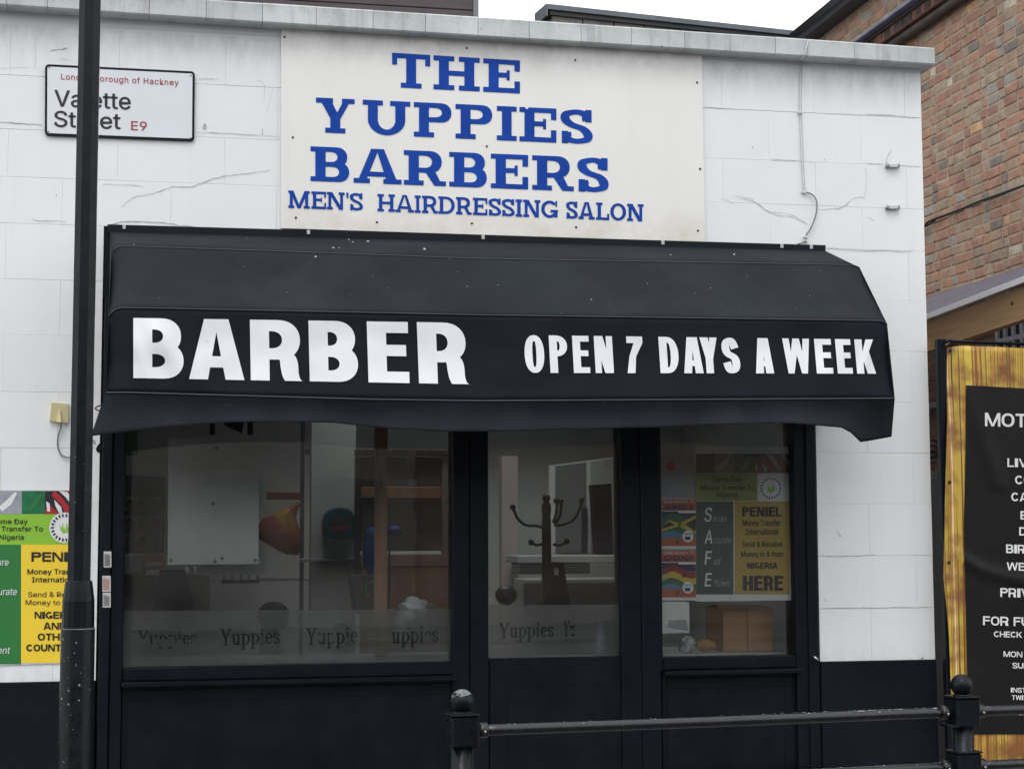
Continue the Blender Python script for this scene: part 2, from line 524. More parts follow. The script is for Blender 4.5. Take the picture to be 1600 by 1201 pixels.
        g = glyph('S', W, H * .68, sv * .95, sh, 0)
        return g
    return A, B
def densify(poly, d):
    o = []
    for i, p in enumerate(poly):
        q = poly[(i + 1) % len(poly)]
        n = max(1, int(math.hypot(q[0] - p[0], q[1] - p[1]) / d))
        o += [(p[0] + (q[0] - p[0]) * k / n, p[1] + (q[1] - p[1]) * k / n) for k in range(n)]
    return o
def cdt(A, B, steiner=None):
    vs, fs = [], []
    for poly in A + B:
        b = len(vs)
        pts = []
        if steiner: poly = densify(poly, 6.0)
        for p in poly:
            if not pts or (abs(p[0] - pts[-1][0]) + abs(p[1] - pts[-1][1])) > 1e-4: pts.append(p)
        if abs(pts[0][0] - pts[-1][0]) + abs(pts[0][1] - pts[-1][1]) < 1e-4: pts.pop()
        ar = sum(pts[i][0] * pts[(i + 1) % len(pts)][1] - pts[(i + 1) % len(pts)][0] * pts[i][1] for i in range(len(pts)))
        if ar < 0: pts.reverse()
        vs += [Vector(p) for p in pts]
        fs.append(list(range(b, b + len(pts))))
    nA = len(A)
    if steiner: vs += [Vector(p) for p in steiner]
    r = delaunay_2d_cdt(vs, [], fs, 0, 1e-5)
    keep = [f for f, of in zip(r[2], r[5]) if of and any(i < nA for i in of) and not any(i >= nA for i in of)]
    return [tuple(v) for v in r[0]], keep
def letter_mesh(mb, ch, x0, x1, base, height, sv, sh, slab, fn, step=None, bite=None, lean=0.0):
    """letter in the pixel box; base(x), height(x) in photo pixels; fn(px,py)->point on the surface"""
    H = height((x0 + x1) / 2); W = x1 - x0 - lean * H
    A, B = glyph(ch, W, H, sv, sh, slab)
    if bite: B = B + bite
    st = None
    if step:
        st = [(i * step, j * step) for i in range(-1, int(W / step) + 2) for j in range(-4, int(H / step) + 2)]
    v, f = cdt(A, B, st)
    used = sorted({i for t in f for i in t}); mp = {k: n for n, k in enumerate(used)}
    vs = []
    for k in used:
        px = x0 + v[k][0] + lean * (H - v[k][1])
        py = base(px) - v[k][1] * height(px) / H
        vs.append(fn(px, py))
    mb.add(vs, [tuple(mp[i] for i in t) for t in f])
FONT = None
try:      # a plain grotesque that ships inside Blender; the built-in font is used when it is not there
    import os
    fp = os.path.join(bpy.utils.system_resource('DATAFILES'), 'fonts', 'Inter.woff2')
    if os.path.exists(fp): FONT = bpy.data.fonts.load(fp)
except Exception:
    FONT = None
CAPW = {'I': .36, 'M': 1.12, 'W': 1.25, 'J': .66, 'L': .74, 'E': .80, 'F': .76, 'T': .80, 'S': .86, 'A': .98, 'V': .95, ' ': .36, '-': .40, '.': .26, 'P': .86, 'B': .90, 'R': .92, 'Y': .92, 'K': .95}
def caps_px(mb, s, x0, x1, base, cap, fn, wt=.22, bar=.17):
    """heavy capitals fitted between two photo columns"""
    if not callable(base): bb = base; base = lambda x: bb
    gap = .085
    tot = sum(CAPW.get(c, .94) for c in s) + gap * (len(s) - 1)
    k = (x1 - x0) / tot
    x = x0
    for c in s:
        W = CAPW.get(c, .94) * k
        if c != ' ':
            letter_mesh(mb, c, x, x + W, base, lambda q: cap, min(wt * cap, W * .42 if c != 'I' else W), bar * cap, 0, fn)
        x += W + gap * k
def text_shape(s, bold=0.0, shear=0.0, spacing=1.0):
    cu = bpy.data.curves.new('t', 'FONT')
    cu.body = s; cu.size = 1.0; cu.offset = bold; cu.shear = shear; cu.space_character = spacing
    cu.resolution_u = 3
    if FONT: cu.font = FONT
    ob = bpy.data.objects.new('t', cu)
    COL.objects.link(ob)
    bpy.context.view_layer.update()
    me = bpy.data.meshes.new_from_object(ob.evaluated_get(bpy.context.evaluated_depsgraph_get()))
    vs = [(v.co.x, v.co.y) for v in me.vertices]
    fs = [tuple(p.vertices) for p in me.polygons]
    bpy.data.objects.remove(ob); bpy.data.curves.remove(cu); bpy.data.meshes.remove(me)
    return vs, fs
CAPH = [0.0]
def text_px(mb, s, x0, x1, base, cap, fn, bold=0.012, shear=0.0, spacing=1.0):
    """line of print between photo columns x0..x1; base(px) baseline row, cap = capital height in pixels"""
    vs, fs = text_shape(s, 0.0, shear, spacing)
    if not CAPH[0]: CAPH[0] = max(v[1] for v in text_shape('H')[0])
    a = min(v[0] for v in vs); b = max(v[0] for v in vs)
    if not callable(base): bb = base; base = lambda x: bb
    # weight: the line is laid a few times, shifted by a hair, each copy a tenth of a millimetre proud of the last
    d = bold * .55 / CAPH[0] * cap
    offs = [(0, 0)] if d < .05 else [(-d, 0), (d, 0), (0, -d * .7), (0, d * .7)]
    for n_, (ox, oy) in enumerate(offs):
        o = []
        for x, y in vs:
            px = x0 + (x - a) / (b - a) * (x1 - x0)
            p = fn(px + ox, base(px) - y / CAPH[0] * cap + oy)
            o.append(p + Vector((0, -.00011 * n_, 0)))
        mb.add(o, fs)
def lin(xa, ya, xb, yb): return lambda x: ya + (yb - ya) * (x - xa) / (xb - xa)
def plane(Y): return lambda px, py: P(px, py, Y)
def pbox(mb, xa, ya, xb, yb, Y0, Y1, c=0.0):
    """box whose front face (at Y0) covers the photo rectangle"""
    a = P(xa, ya, Y0); b = P(xb, yb, Y0)
    return mb.box(a.x, b.x, Y0, Y1, a.z, b.z, c)
def pquad(mb, pts, Y, thick=0.0):
    q = [P(x, y, Y) for x, y in pts]
    if thick: return mb.slab(q, thick)
    return mb.quad(*q)
# ================================================================== GROUND
ASPH = mat('asphalt', (0.05, 0.05, 0.052), 0.9, var=0.3, scale=3, bump=0.004, bscale=120)
PAVE = mat('paving_concrete', (0.24, 0.235, 0.225), 0.9, var=0.2, scale=3, bump=0.002, bscale=60, objvar=0.08)
structure('ground', MB().box(-60, 60, -60, 60, -0.45, -0.12), ASPH)
structure('road', MB().box(-40, 40, -9.0, -2.3, -0.12, -0.115), ASPH)
pv = structure('pavement', MB().box(-14, 14, -2.15, 12, -0.12, -0.012), MORTARD)
slab_me = None
random.seed(3)
for i in range(-4, 9):
    for j in range(3):
        x = -1 + i * 0.9; y = -2.12 + j * 0.7
        if slab_me is None:
            o = MB().box(0, .892, 0, .692, -0.012, 0, .004).build('paving_slab', PAVE, pv); slab_me = o.data
        else:
            o = bpy.data.objects.new('paving_slab', slab_me); COL.objects.link(o); o.parent = pv
        o.location = (x, y, random.uniform(-.002, .002))
kb = None
KERB = mat('kerb_granite', (0.30, 0.29, 0.28), 0.8, var=0.25, scale=12, bump=0.002, bscale=90, objvar=0.1)
for i in range(-8, 12):
    if kb is None:
        kb = MB().box(0, .907, -2.30, -2.155, -0.12, 0.0, .012).build('kerb_stone', KERB, pv); o = kb
    else:
        o = bpy.data.objects.new('kerb_stone', kb.data); COL.objects.link(o); o.parent = pv
    o.location = (i * .915, 0, 0)

# ================================================================== BARBER SHOP BUILDING
XR = (P(1440, 200).x + P(1461, 1000).x) / 2          # right corner of the front wall
XL = -4.0
shop = thing('barber_shop', 'single storey white painted blockwork shop with black shopfront and concrete coping', 'shop building', (0, 0, 0))
zr = lambda py: P(1400, py).z
ZTOP = zr(104)
rows = [1031, 949.5, 867.5, 787, 707.5, 628.5, 548.5, 470, 391.5, 326, 259, 183]
zs = [zr(y) for y in rows] + [zr(112)]
ZPL = zs[0]; ZPR = P(100, 1064).z
WX0, WX1 = P(156, 700).x, P(1275, 700).x              # opening
WZ1 = P(700, 640).z
HEADZ = zs[8]
soil_shade(WHITE, ZTOP, ZTOP - .26, (.32, .32, .31), .65)  # grime plus the coping's soft shade, both mixed into the wall paint
soil_shade(WHITE, ZPL - .01, ZPL + .10, (.42, .43, .42), .5)
soil_shade(STONE, ZTOP + .13, ZTOP + .03, (.13, .135, .12), .9, (20, 20, 9))
bvar = []
def block_mesh(wd, ht):
    key = (round(wd, 3), round(ht, 3))
    for k, me in bvar:
        if k == key: return me
    g = 0.0005; c = 0.0009; gx = .0002
    m = MB()
    x0, x1, z0, z1 = gx, wd - gx, g, ht - g
    vs = [(x0, 0.0009, z0), (x1, 0.0009, z0), (x1, 0.0009, z1), (x0, 0.0009, z1),
          (x0 + c * .6, 0, z0 + c), (x1 - c * .6, 0, z0 + c), (x1 - c * .6, 0, z1 - c), (x0 + c * .6, 0, z1 - c),
          (x0, .1, z0), (x1, .1, z0), (x1, .1, z1), (x0, .1, z1)]
    m.add(vs, [(4, 5, 6, 7), (0, 1, 5, 4), (1, 2, 6, 5), (2, 3, 7, 6), (3, 0, 4, 7), (0, 8, 9, 1), (1, 9, 10, 2), (2, 10, 11, 3), (3, 11, 8, 0), (8, 11, 10, 9)])
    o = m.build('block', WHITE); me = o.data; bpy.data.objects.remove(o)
    bvar.append((key, me))
    return me
random.seed(11)
anch = P(1352, 560).x
spans = []
for k in range(len(zs) - 1):
    z0, z1 = zs[k], zs[k + 1]
    off = anch + (0.22 if k % 2 else 0)
    segs = [(XL, XR)] if z0 >= HEADZ - .01 else [(XL, WX0), (WX1, XR)]
    for a, b in segs:
        zz0 = z0
        if k == 0 and b <= WX0 + .01: zz0 = ZPR
        n0 = math.floor((a - off) / .44)
        x = off + n0 * .44
        cuts = [a]
        while x < b:
            if x > a + .07 and x < b - .07: cuts.append(x)
            x += .44
        cuts.append(b)
        for c0, c1 in zip(cuts, cuts[1:]):
            o = bpy.data.objects.new('block', block_mesh(c1 - c0, z1 - zz0)); COL.objects.link(o)
            o.parent = shop
            o.location = (c0, random.uniform(-.0006, .0006), zz0)
            o.rotation_euler = (random.uniform(-.003, .003), 0, random.uniform(-.001, .001))
DEPTH = 6.5
m = MB()   # wall body behind the blocks (visible in the joints), side and rear walls
e = 0.0022
zt = zs[-1] + .012
m.box(XL, WX0, e, .14, ZPR + .004, zt); m.box(WX1, XR - e, e, .14, ZPL + .004, zt); m.box(WX0 + .001, WX1 - .001, e, .14, HEADZ, zt - .001)
m.build('wall_joints', JOINT, shop)
m = MB(); m.box(XR - .2, XR, .101, DEPTH, 0.0, zt - .002); m.box(XL, XL + .2, .101, DEPTH, 0, zt - .002); m.box(XL + .2, XR - .2, DEPTH - .2, DEPTH, 0, zt - .002)
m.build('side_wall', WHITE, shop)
RLX0, RLX1, RLY0, RLY1 = .35, 2.35, .75, 2.65          # added unseen roof opening, lets sky light into the salon
def ring(m, x0, x1, y0, y1, z0, z1):
    m.box(x0, RLX0, y0, y1, z0, z1); m.box(RLX1, x1, y0, y1, z0, z1); m.box(RLX0 + .0005, RLX1 - .0005, y0, RLY0, z0, z1); m.box(RLX0 + .0005, RLX1 - .0005, RLY1, y1, z0, z1)
m = MB(); ring(m, XL + .2, XR - .2, .15, DEPTH - .2, ZTOP - .22, ZTOP - .1); m.build('roof', mat('roofing_felt', (0.07, 0.07, 0.07), 0.9), shop)
# plinth
m = MB(); m.box(XL, WX0 - .001, -.006, .14, 0, ZPR, .004); m.build('plinth', PLINTHM, shop)
m = MB(); m.box(WX1 + .001, XR + .003, -.006, .14, 0, ZPL, .004)
m.build('plinth', PLINTHM, shop)
m = MB(); m.box(P(1000, 1190).x, XR, -.02, -.0065, 0, P(1300, 1198).z, .004); m.build('skirting', PLINTHM, shop)
m = MB(); m.box(XL, WX0, -.02, -.0065, 0, .5, .004)
m.build('skirting', PLINTHM, shop)

# coping stones
Yc = -0.085
cop_px = [-70, 10, 74, 153, 233, 322, 410, 494, 583, 665, 747, 827, 908, 987, 1070, 1141, 1212, 1262, 1335, 1405]
low = lambda px: 8 + (38.3 - 8) * px / 450 if px < 450 else 38.3 + (101.3 - 38.3) * (px - 450) / 1011
top = lambda px: (-22 + (25.5 + 22) * px / 740) if px < 740 else 25.5 + (74.5 - 25.5) * (px - 740) / 721
random.seed(5)
edges = cop_px + [1461]
for a, b in zip(edges, edges[1:]):
    g = .0009
    pa, pb = P(a, low(a), Yc), P(b, low(b), Yc)
    ta, tb = P(a, top(a), Yc), P(b, top(b), Yc)
    x0, x1 = pa.x + g, pb.x - (g if b != 1461 else 0)
    m = MB()
    j = random.uniform(-.0015, .0015)
    ch = .006; rnd = random.uniform
    A_ = [(x0, Yc + j, pa.z + ch), (x1, Yc + j, pb.z + ch), (x1, Yc + j, tb.z - ch), (x0, Yc + j, ta.z - ch)]
    Bk = [(x0, Yc + j + ch, pa.z), (x1, Yc + j + ch, pb.z), (x1, .30, pb.z), (x0, .30, pa.z),
          (x0, Yc + j + ch, ta.z), (x1, Yc + j + ch, tb.z), (x1, .30, tb.z + .015), (x0, .30, ta.z + .015)]
    m.add(A_ + Bk, [(0, 1, 2, 3), (0, 4, 5, 1), (4, 7, 6, 5), (3, 2, 9, 8), (8, 9, 10, 11), (7, 11, 10, 6), (0, 3, 8, 11, 7, 4), (1, 5, 6, 10, 9, 2)])
    m.build('coping_stone', STONE, shop)
m = MB()
pa, pb = P(-70, low(-70), Yc), P(1455, low(1455), Yc)
m.add([(pa.x, -.055, pa.z + .012), (pb.x, -.055, pb.z + .012), (pb.x, .28, pb.z + .012), (pa.x, .28, pa.z + .012),
       (pa.x, -.06, pa.z + .068), (pb.x, -.06, pb.z + .068), (pb.x, .28, pb.z + .068), (pa.x, .28, pa.z + .068)],
      [(0, 1, 2, 3), (4, 5, 6, 7), (0, 4, 5, 1), (3, 2, 6, 7), (0, 3, 7, 4), (1, 5, 6, 2)])
m.build('coping_mortar', MORTARD, shop)
m = MB(); m.box(XL, XR, .002, .28, zt, max(pa.z, pb.z) + .02); m.build('wall_head', JOINT, shop)

# cracks and scuffs in the painted wall (thin grooves raised with flaking paint)
CRK = mat('wall_crack', (0.36, 0.365, 0.37), 0.9, var=0.5, scale=40)
CRK2 = mat('faint_wall_crack', (0.50, 0.515, 0.53), 0.9, var=0.3, scale=40)
def crack(pts, wpx, mt=CRK, jit=1.6):
    pts = spline([(float(a), float(b)) for a, b in pts], 6)
    m = MB(); L = []; R_ = []
    n = len(pts)
    for i, (x, y) in enumerate(pts):
        w_ = .60 * wpx * (0.25 + 0.75 * math.sin(math.pi * min(1, (i + .5) / n)) ** .5) * random.uniform(.5, 1.2) / 2
        x += random.uniform(-jit, jit) * .5; y += random.uniform(-jit, jit) * .5
        a = pts[max(0, i - 1)]; b = pts[min(n - 1, i + 1)]
        tx, ty = b[0] - a[0], b[1] - a[1]; d = math.hypot(tx, ty) or 1
        L.append(P(x - ty / d * w_, y + tx / d * w_, -.0026)); R_.append(P(x + ty / d * w_, y - tx / d * w_, -.0026))
    m.add(L + R_, [(i, i + 1, n + i + 1, n + i) for i in range(n - 1)])
    m.build('wall_crack', mt, shop)
random.seed(21)
crack([(188, 325), (210, 308), (240, 302), (268, 292), (300, 292), (325, 282), (360, 274), (395, 270), (424, 266)], 1.7)
crack([(0, 191), (30, 193), (66, 195)], 2.4, CRK); crack([(306, 207), (340, 208), (410, 212)], 1.6); crack([(410, 200), (410, 212)], 2.0)
crack([(410, 212), (438, 214)], 1.0, CRK2); crack([(416, 176), (424, 150), (426, 138)], 1.2, CRK2)
crack([(50, 340), (60, 345), (105, 346)], 1.4); crack([(160, 288), (200, 289), (225, 291)], 1.2, CRK2)
crack([(310, 123), (342, 124)], 1.2, CRK2); crack([(400, 126), (412, 130), (413, 160)], 1.2, CRK2)
crack([(77, 80), (90, 77), (98, 78)], 2.0); crack([(97, 77), (106, 75)], 2.6, CRK); crack([(90, 91), (108, 94)], 1.2, CRK2)
crack([(55, 55), (56, 90), (53, 110)], 1.1, CRK2); crack([(50, 105), (0, 107)], 1.0, CRK2)
crack([(1277, 328), (1300, 326), (1314, 325), (1328, 314), (1340, 308), (1352, 309)], 1.5)
crack([(1352, 309), (1354, 280), (1353, 262)], 1.0, CRK2)
crack([(1353, 255), (1378, 257)], 1.4); crack([(1408, 258), (1438, 261)], 1.6)
crack([(1148, 306), (1180, 316), (1196, 327), (1212, 335), (1240, 340), (1262, 350)], 1.5, CRK2); crack([(1125, 309), (1148, 318)], 1.2, CRK2)
crack([(1150, 305), (1175, 312), (1200, 330), (1232, 334), (1265, 352)], 1.0, CRK)
crack([(1205, 249), (1225, 250), (1250, 251)], 1.4); crack([(1100, 167), (1145, 170)], 1.3, CRK2); crack([(1290, 177), (1350, 179)], 1.0, CRK2)
crack([(1352, 179), (1385, 180), (1437, 184)], 1.6); crack([(1291, 388), (1340, 391), (1426, 393)], 1.5, CRK)
crack([(1356, 339), (1366, 344)], 1.8, CRK2); crack([(1308, 829), (1314, 838)], 1.5, CRK); crack([(1289, 935), (1291, 940)], 1.4)
crack([(1278, 867), (1310, 869), (1368, 867)], 1.4); crack([(1285, 950), (1360, 949), (1456, 948)], 1.4)
crack([(1252, 110), (1254, 96)], 1.4)
crack([(168, 352), (190, 347), (230, 346), (280, 352), (330, 357)], 2.4, CRK)
# hanging render scar on the right of the window head
def stain(pts, mt, Y=-.0024):
    m = MB(); m.add([P(x, y, Y) for x, y in pts], [tuple(range(len(pts)))]); m.build('paint_scuff', mt, shop)
random.seed(2)
for cx, cy, r in ((161, 653, 2.2), (155, 700, 6), (1288, 250, .9), (1176, 230, 1), (88, 305, 1.2), (320, 198, 4), (147, 690, 3), (1441, 1028, 2)):
    stain([(cx + r * math.cos(a) * random.uniform(.6, 1.2), cy + r * 1.2 * math.sin(a) * random.uniform(.6, 1.2)) for a in [i * .7 for i in range(9)]], CRK if r < 5 else BLACKP)

# ---------------- shopfront (glass line at GY)
GY = 0.055
ZB = 0.10
def glassmat(name, tint, rough=0.0, fres=1.5):
    m = bpy.data.materials.new(name); m.use_nodes = True
    n, l = m.node_tree.nodes, m.node_tree.links
    n.clear()
    o = n.new('ShaderNodeOutputMaterial'); t = n.new('ShaderNodeBsdfTransparent'); g = n.new('ShaderNodeBsdfGlossy')
    t.inputs[0].default_value = (*tint, 1); g.inputs['Roughness'].default_value = rough
    f = n.new('ShaderNodeFresnel'); f.inputs[0].default_value = fres
    ml = n.new('ShaderNodeMath'); ml.operation = 'MULTIPLY'; ml.inputs[1].default_value = 1.0; ml.use_clamp = True
    # each pane is a closed sheet: both faces reflect; diffuse veil on top for dust and the street reflection's haze
    d = n.new('ShaderNodeBsdfDiffuse'); d.inputs[0].default_value = (0.5, 0.5, 0.5, 1)
    geo = n.new('ShaderNodeNewGeometry'); ns = n.new('ShaderNodeTexNoise'); ns.inputs['Scale'].default_value = 4; ns.inputs['Detail'].default_value = 8
    mr = n.new('ShaderNodeMapRange'); mr.inputs[1].default_value = .35; mr.inputs[2].default_value = .8; mr.inputs[3].default_value = 0.0; mr.inputs[4].default_value = 0.048
    mx = n.new('ShaderNodeMixShader'); mx2 = n.new('ShaderNodeMixShader')
    bp = n.new('ShaderNodeBump'); bp.inputs['Distance'].default_value = .0006
    ns2 = n.new('ShaderNodeTexNoise'); ns2.inputs['Scale'].default_value = 3.0
    l.new(geo.outputs['Position'], ns2.inputs['Vector']); l.new(ns2.outputs[0], bp.inputs['Height']); l.new(bp.outputs[0], g.inputs['Normal'])
    l.new(geo.outputs['Position'], ns.inputs['Vector']); l.new(ns.outputs[0], mr.inputs[0])
    l.new(t.outputs[0], mx2.inputs[1]); l.new(d.outputs[0], mx2.inputs[2]); l.new(mr.outputs[0], mx2.inputs[0])
    l.new(f.outputs[0], ml.inputs[0]); l.new(ml.outputs[0], mx.inputs[0])
    l.new(mx2.outputs[0], mx.inputs[1]); l.new(g.outputs[0], mx.inputs[2]); l.new(mx.outputs[0], o.inputs[0])
    return m
GLASS = glassmat('window_glass', (0.955, 0.975, 0.97))
def filmmat(name, col, op):
    m = bpy.data.materials.new(name); m.use_nodes = True
    n, l = m.node_tree.nodes, m.node_tree.links
    n.clear()
    o = n.new('ShaderNodeOutputMaterial'); t = n.new('ShaderNodeBsdfTransparent'); d = n.new('ShaderNodeBsdfDiffuse'); tl = n.new('ShaderNodeBsdfTranslucent')
    d.inputs[0].default_value = (*col, 1); tl.inputs[0].default_value = (*col, 1)
    geo = n.new('ShaderNodeNewGeometry'); ns = n.new('ShaderNodeTexNoise'); ns.inputs['Scale'].default_value = 6; ns.inputs['Detail'].default_value = 7
    mr = n.new('ShaderNodeMapRange'); mr.inputs[1].default_value = .3; mr.inputs[2].default_value = .7; mr.inputs[3].default_value = op - .1; mr.inputs[4].default_value = op + .08
    a = n.new('ShaderNodeMixShader'); b = n.new('ShaderNodeMixShader'); a.inputs[0].default_value = .5
    l.new(geo.outputs['Position'], ns.inputs['Vector']); l.new(ns.outputs[0], mr.inputs[0]); l.new(mr.outputs[0], b.inputs[0])
    l.new(d.outputs[0], a.inputs[1]); l.new(tl.outputs[0], a.inputs[2]); l.new(t.outputs[0], b.inputs[1]); l.new(a.outputs[0], b.inputs[2]); l.new(b.outputs[0], o.inputs[0])
    return m
FILM = filmmat('frosted_film', (0.33, 0.34, 0.33), 0.60)
LETB = filmmat('window_letter_vinyl', (0.012, 0.015, 0.02), 0.64)

# posts and jambs
WTOP = WZ1 + .45
def upright(name, xa_t, xa_b, xb_t, xb_b, Y0, Y1, zb=ZB, label=None, c=.004):
    """upright bounded by two near-vertical photo edges (given at rows 680 and 1040)"""
    a = (P(xa_t, 680, Y0).x + P(xa_b, 1040, Y0).x) / 2; b = (P(xb_t, 680, Y0).x + P(xb_b, 1040, Y0).x) / 2
    return MB().box(a, b, Y0, Y1, zb, WTOP, c).build(name, BLACKP, shop, label)
J0 = P(157, 860, -.004).x
m = MB(); m.box(J0, P(173, 860, -.012).x, -.012, .14, ZB, WTOP, .004); m.build('jamb', BLACKP, shop)
m = MB(); m.box(P(173, 860, .004).x + .001, P(193, 860, .004).x, .004, .14, ZB, WTOP, .006); m.build('jamb', BLACKP, shop)
upright('door_post', 707.5, 707.5, 733, 733, .006, .14)
upright('door_post', 733.3, 733.3, 762, 764.5, .014, .14)
upright('door_post', 969, 972.5, 1001, 1003, .014, .14)
upright('door_post', 1001.3, 1003.3, 1029.5, 1033.5, .006, .14)
upright('jamb', 1239, 1246, 1258, 1265, .004, .14)
upright('jamb', 1258.3, 1265.3, 1274, 1281, -.008, .14)
# window 1
def window(x0, x1, bl, br, nm, lab, sill_front=-.03):
    """x0,x1 photo columns of the glass, bl/br photo rows of its bottom edge"""
    a = P(x0, bl, GY); b = P(x1, br, GY)
    zb = (a.z + b.z) / 2
    fr = MB()
    fr.box(a.x, b.x, .012, .10, zb - .055, zb, .006)
    fr.box(a.x, b.x, .012, .10, WZ1 + .33, WZ1 + .40, .006)
    for sx_ in (a.x - .02, b.x + .001): fr.box(sx_, sx_ + .019, .016, .096, zb - .055, WZ1 + .40)
    f = fr.build(nm, BLACKP, shop, lab)
    g = MB(); g.box(a.x - .008, b.x + .008, GY, GY + .005, zb - .004, WZ1 + .335); g.build('pane', GLASS, f)
    s = MB(); s.box(a.x - .002, b.x + .002, sill_front, .011, zb - .075, zb - .055, .004); s.build('sill', BLACKP, f)
    return f, a.x, b.x, zb
win1, w1a, w1b, w1z = window(192, 707.5, 1041.5, 1033, 'window', 'wide shop window with a row of dark lettering on frosted film')
win3, w3a, w3b, w3z = window(1032, 1243, 1028, 1020, 'window', 'narrow shop window filled with money transfer posters')
# stall risers
for (a, b, z) in ((w1a, w1b, w1z), (w3a, w3b, w3z)):
    m = MB(); m.box(a, b, .03, .12, ZB, z - .06)
    st = m.build('stall_riser', BLACKP, shop)
    zt_ = z - .09
    m = MB()
    for (p0, p1, q0, q1) in ((a + .02, b - .02, zt_ - .045, zt_), (a + .02, b - .02, .2, .25), (a + .02, a + .065, .251, zt_ - .046), (b - .065, b - .02, .251, zt_ - .046)):
        m.box(p0, p1, .0275, .0295, q0, q1, .0008)
    m.build('moulding', BLACKP, st)
# door
da, db = (P(763, 860, .04).x, P(971, 860, .04).x)
dz = (P(763, 1029, GY).z + P(973, 1023.5, GY).z) / 2
m = MB(); m.box(da, db, .03, .085, ZB + .02, dz, .004); m.box(da, db, .03, .085, WZ1 + .3, WTOP, .004)
for sx_ in (da - .02, db + .001): m.box(sx_, sx_ + .019, .034, .081, ZB + .02, WTOP)
door = m.build('door', BLACKP, shop, 'black half glazed door with frosted film across the foot of its glass')
MB().box(da - .006, db + .006, GY, GY + .005, dz - .004, WZ1 + .305).build('pane', GLASS, door)
m = MB(); m.box(da + .08, db - .08, .0265, .0295, .22, dz - .12, .006); m.build('lower_panel', BLACKP, door)
MB().box(WX0 - .05, WX1 + .05, -.02, .14, 0, ZB, .01).build('step', mat('step_concrete', (0.12, 0.12, 0.12), 0.9, var=.2), shop)
MB().box(WX0 + .001, WX1 - .001, .012, .10, WTOP, HEADZ - .001).build('shopfront_fascia', BLACKP, shop)
# frosted film bands and the repeated lettering on the inside of the glass
def film(par, x0, x1, ytop_l, ytop_r, zb):
    y = GY + .0075
    a = P(x0, ytop_l, y); b = P(x1, ytop_r, y)
    m = MB(); m.add([(a.x, y, zb + .001), (b.x, y, zb + .001), (b.x, y, b.z), (a.x, y, a.z)], [(0, 1, 2, 3)])
    m.build('frosted_film', FILM, par)
film(win1, 193, 588, 954, 951.5, w1z); film(win1, 588.5, 706.5, 951.5, 950, w1z)
film(door, 764, 972, 945, 944, dz)
def yuppies(par, word, x0, x1, y0, y1, H, skip=0.0):
    base = lin(x0, y0, x1, y1)
    wd = {'Y': 1.0, 'u': .82, 'p': .82, 'i': .42, 'e': .68, 's': .6, 'E': 1}
    tot = sum(wd[c] + .05 for c in word)
    k = (x1 - x0) / tot
    x = x0
    for i, ch in enumerate(word):
        W = wd[ch] * k
        bite = None
        if skip and random.random() < skip:
            bite = [rect(random.uniform(-1, W * .4), random.uniform(-6, H * .3), random.uniform(W * .6, W + 1), random.uniform(H * .35, H * .6))]
        m = MB()
        letter_mesh(m, ch, x, x + W, base, lambda q: H, k * .21 if ch != 'Y' else k * .2, 1.8, k * .10, plane(GY + .0062), bite=bite)
        m.build('window_letter', LETB, par)
        x += W + .05 * k
random.seed(8)
yuppies(win1, 'Yuppies', 215, 309, 1007, 1006, 22, .55)
yuppies(win1, 'Yuppies', 344, 438, 1008, 1005, 26, .1)
yuppies(win1, 'Yuppie', 478, 560, 1007, 1004, 26, .3)
yuppies(win1, 'uppies', 612, 686, 1005, 1002, 26, .15)
yuppies(door, 'Yuppies', 780, 866, 997, 994, 24, .1)
yuppies(door, 'Yu', 880, 899, 994, 993, 24, .6)

# ---------------- room behind the glass
RX0, RX1, RY1, RZ0, RZ1 = WX0 - .5, WX1 + .45, 3.1, 0.12, 2.62
m = MB()
m.box(RX0 - .1, RX0, .142, RY1, RZ0, RZ1); m.box(RX1, RX1 + .1 if RX1 + .1 < XR - .21 else XR - .21, .142, RY1, RZ0, RZ1)
m.box(RX0, RX1, RY1, RY1 + .1, RZ0, RZ1)
m.build('room_wall', INWALL, shop)
MB().box(RX0, RX1, .142, RY1, 0.0, RZ0).build('room_floor', mat('floor_vinyl', (0.26, 0.25, 0.23), 0.5, var=.2), shop)
CEILM = mat('ceiling_paint', (0.7, 0.7, 0.69), 0.9)
m = MB(); ring(m, RX0, RX1, .142, RY1, RZ1, RZ1 + .05); m.build('room_ceiling', CEILM, shop)
m = MB()   # shaft of the added roof opening
for bx in ((RLX0 - .03, RLX0 - .0005, RLY0, RLY1), (RLX1 + .0005, RLX1 + .03, RLY0, RLY1), (RLX0 - .03, RLX1 + .03, RLY0 - .03, RLY0 - .0005), (RLX0 - .03, RLX1 + .03, RLY1 + .0005, RLY1 + .03)):
    m.box(*bx, RZ1 + .051, ZTOP - .221)
m.build('added_rooflight_shaft', CEILM, shop)
m = MB(); m.box(RLX0, RLX1, RLY0, RLY1, ZTOP - .10, ZTOP - .09); m.build('added_rooflight_pane', GLASS, shop)
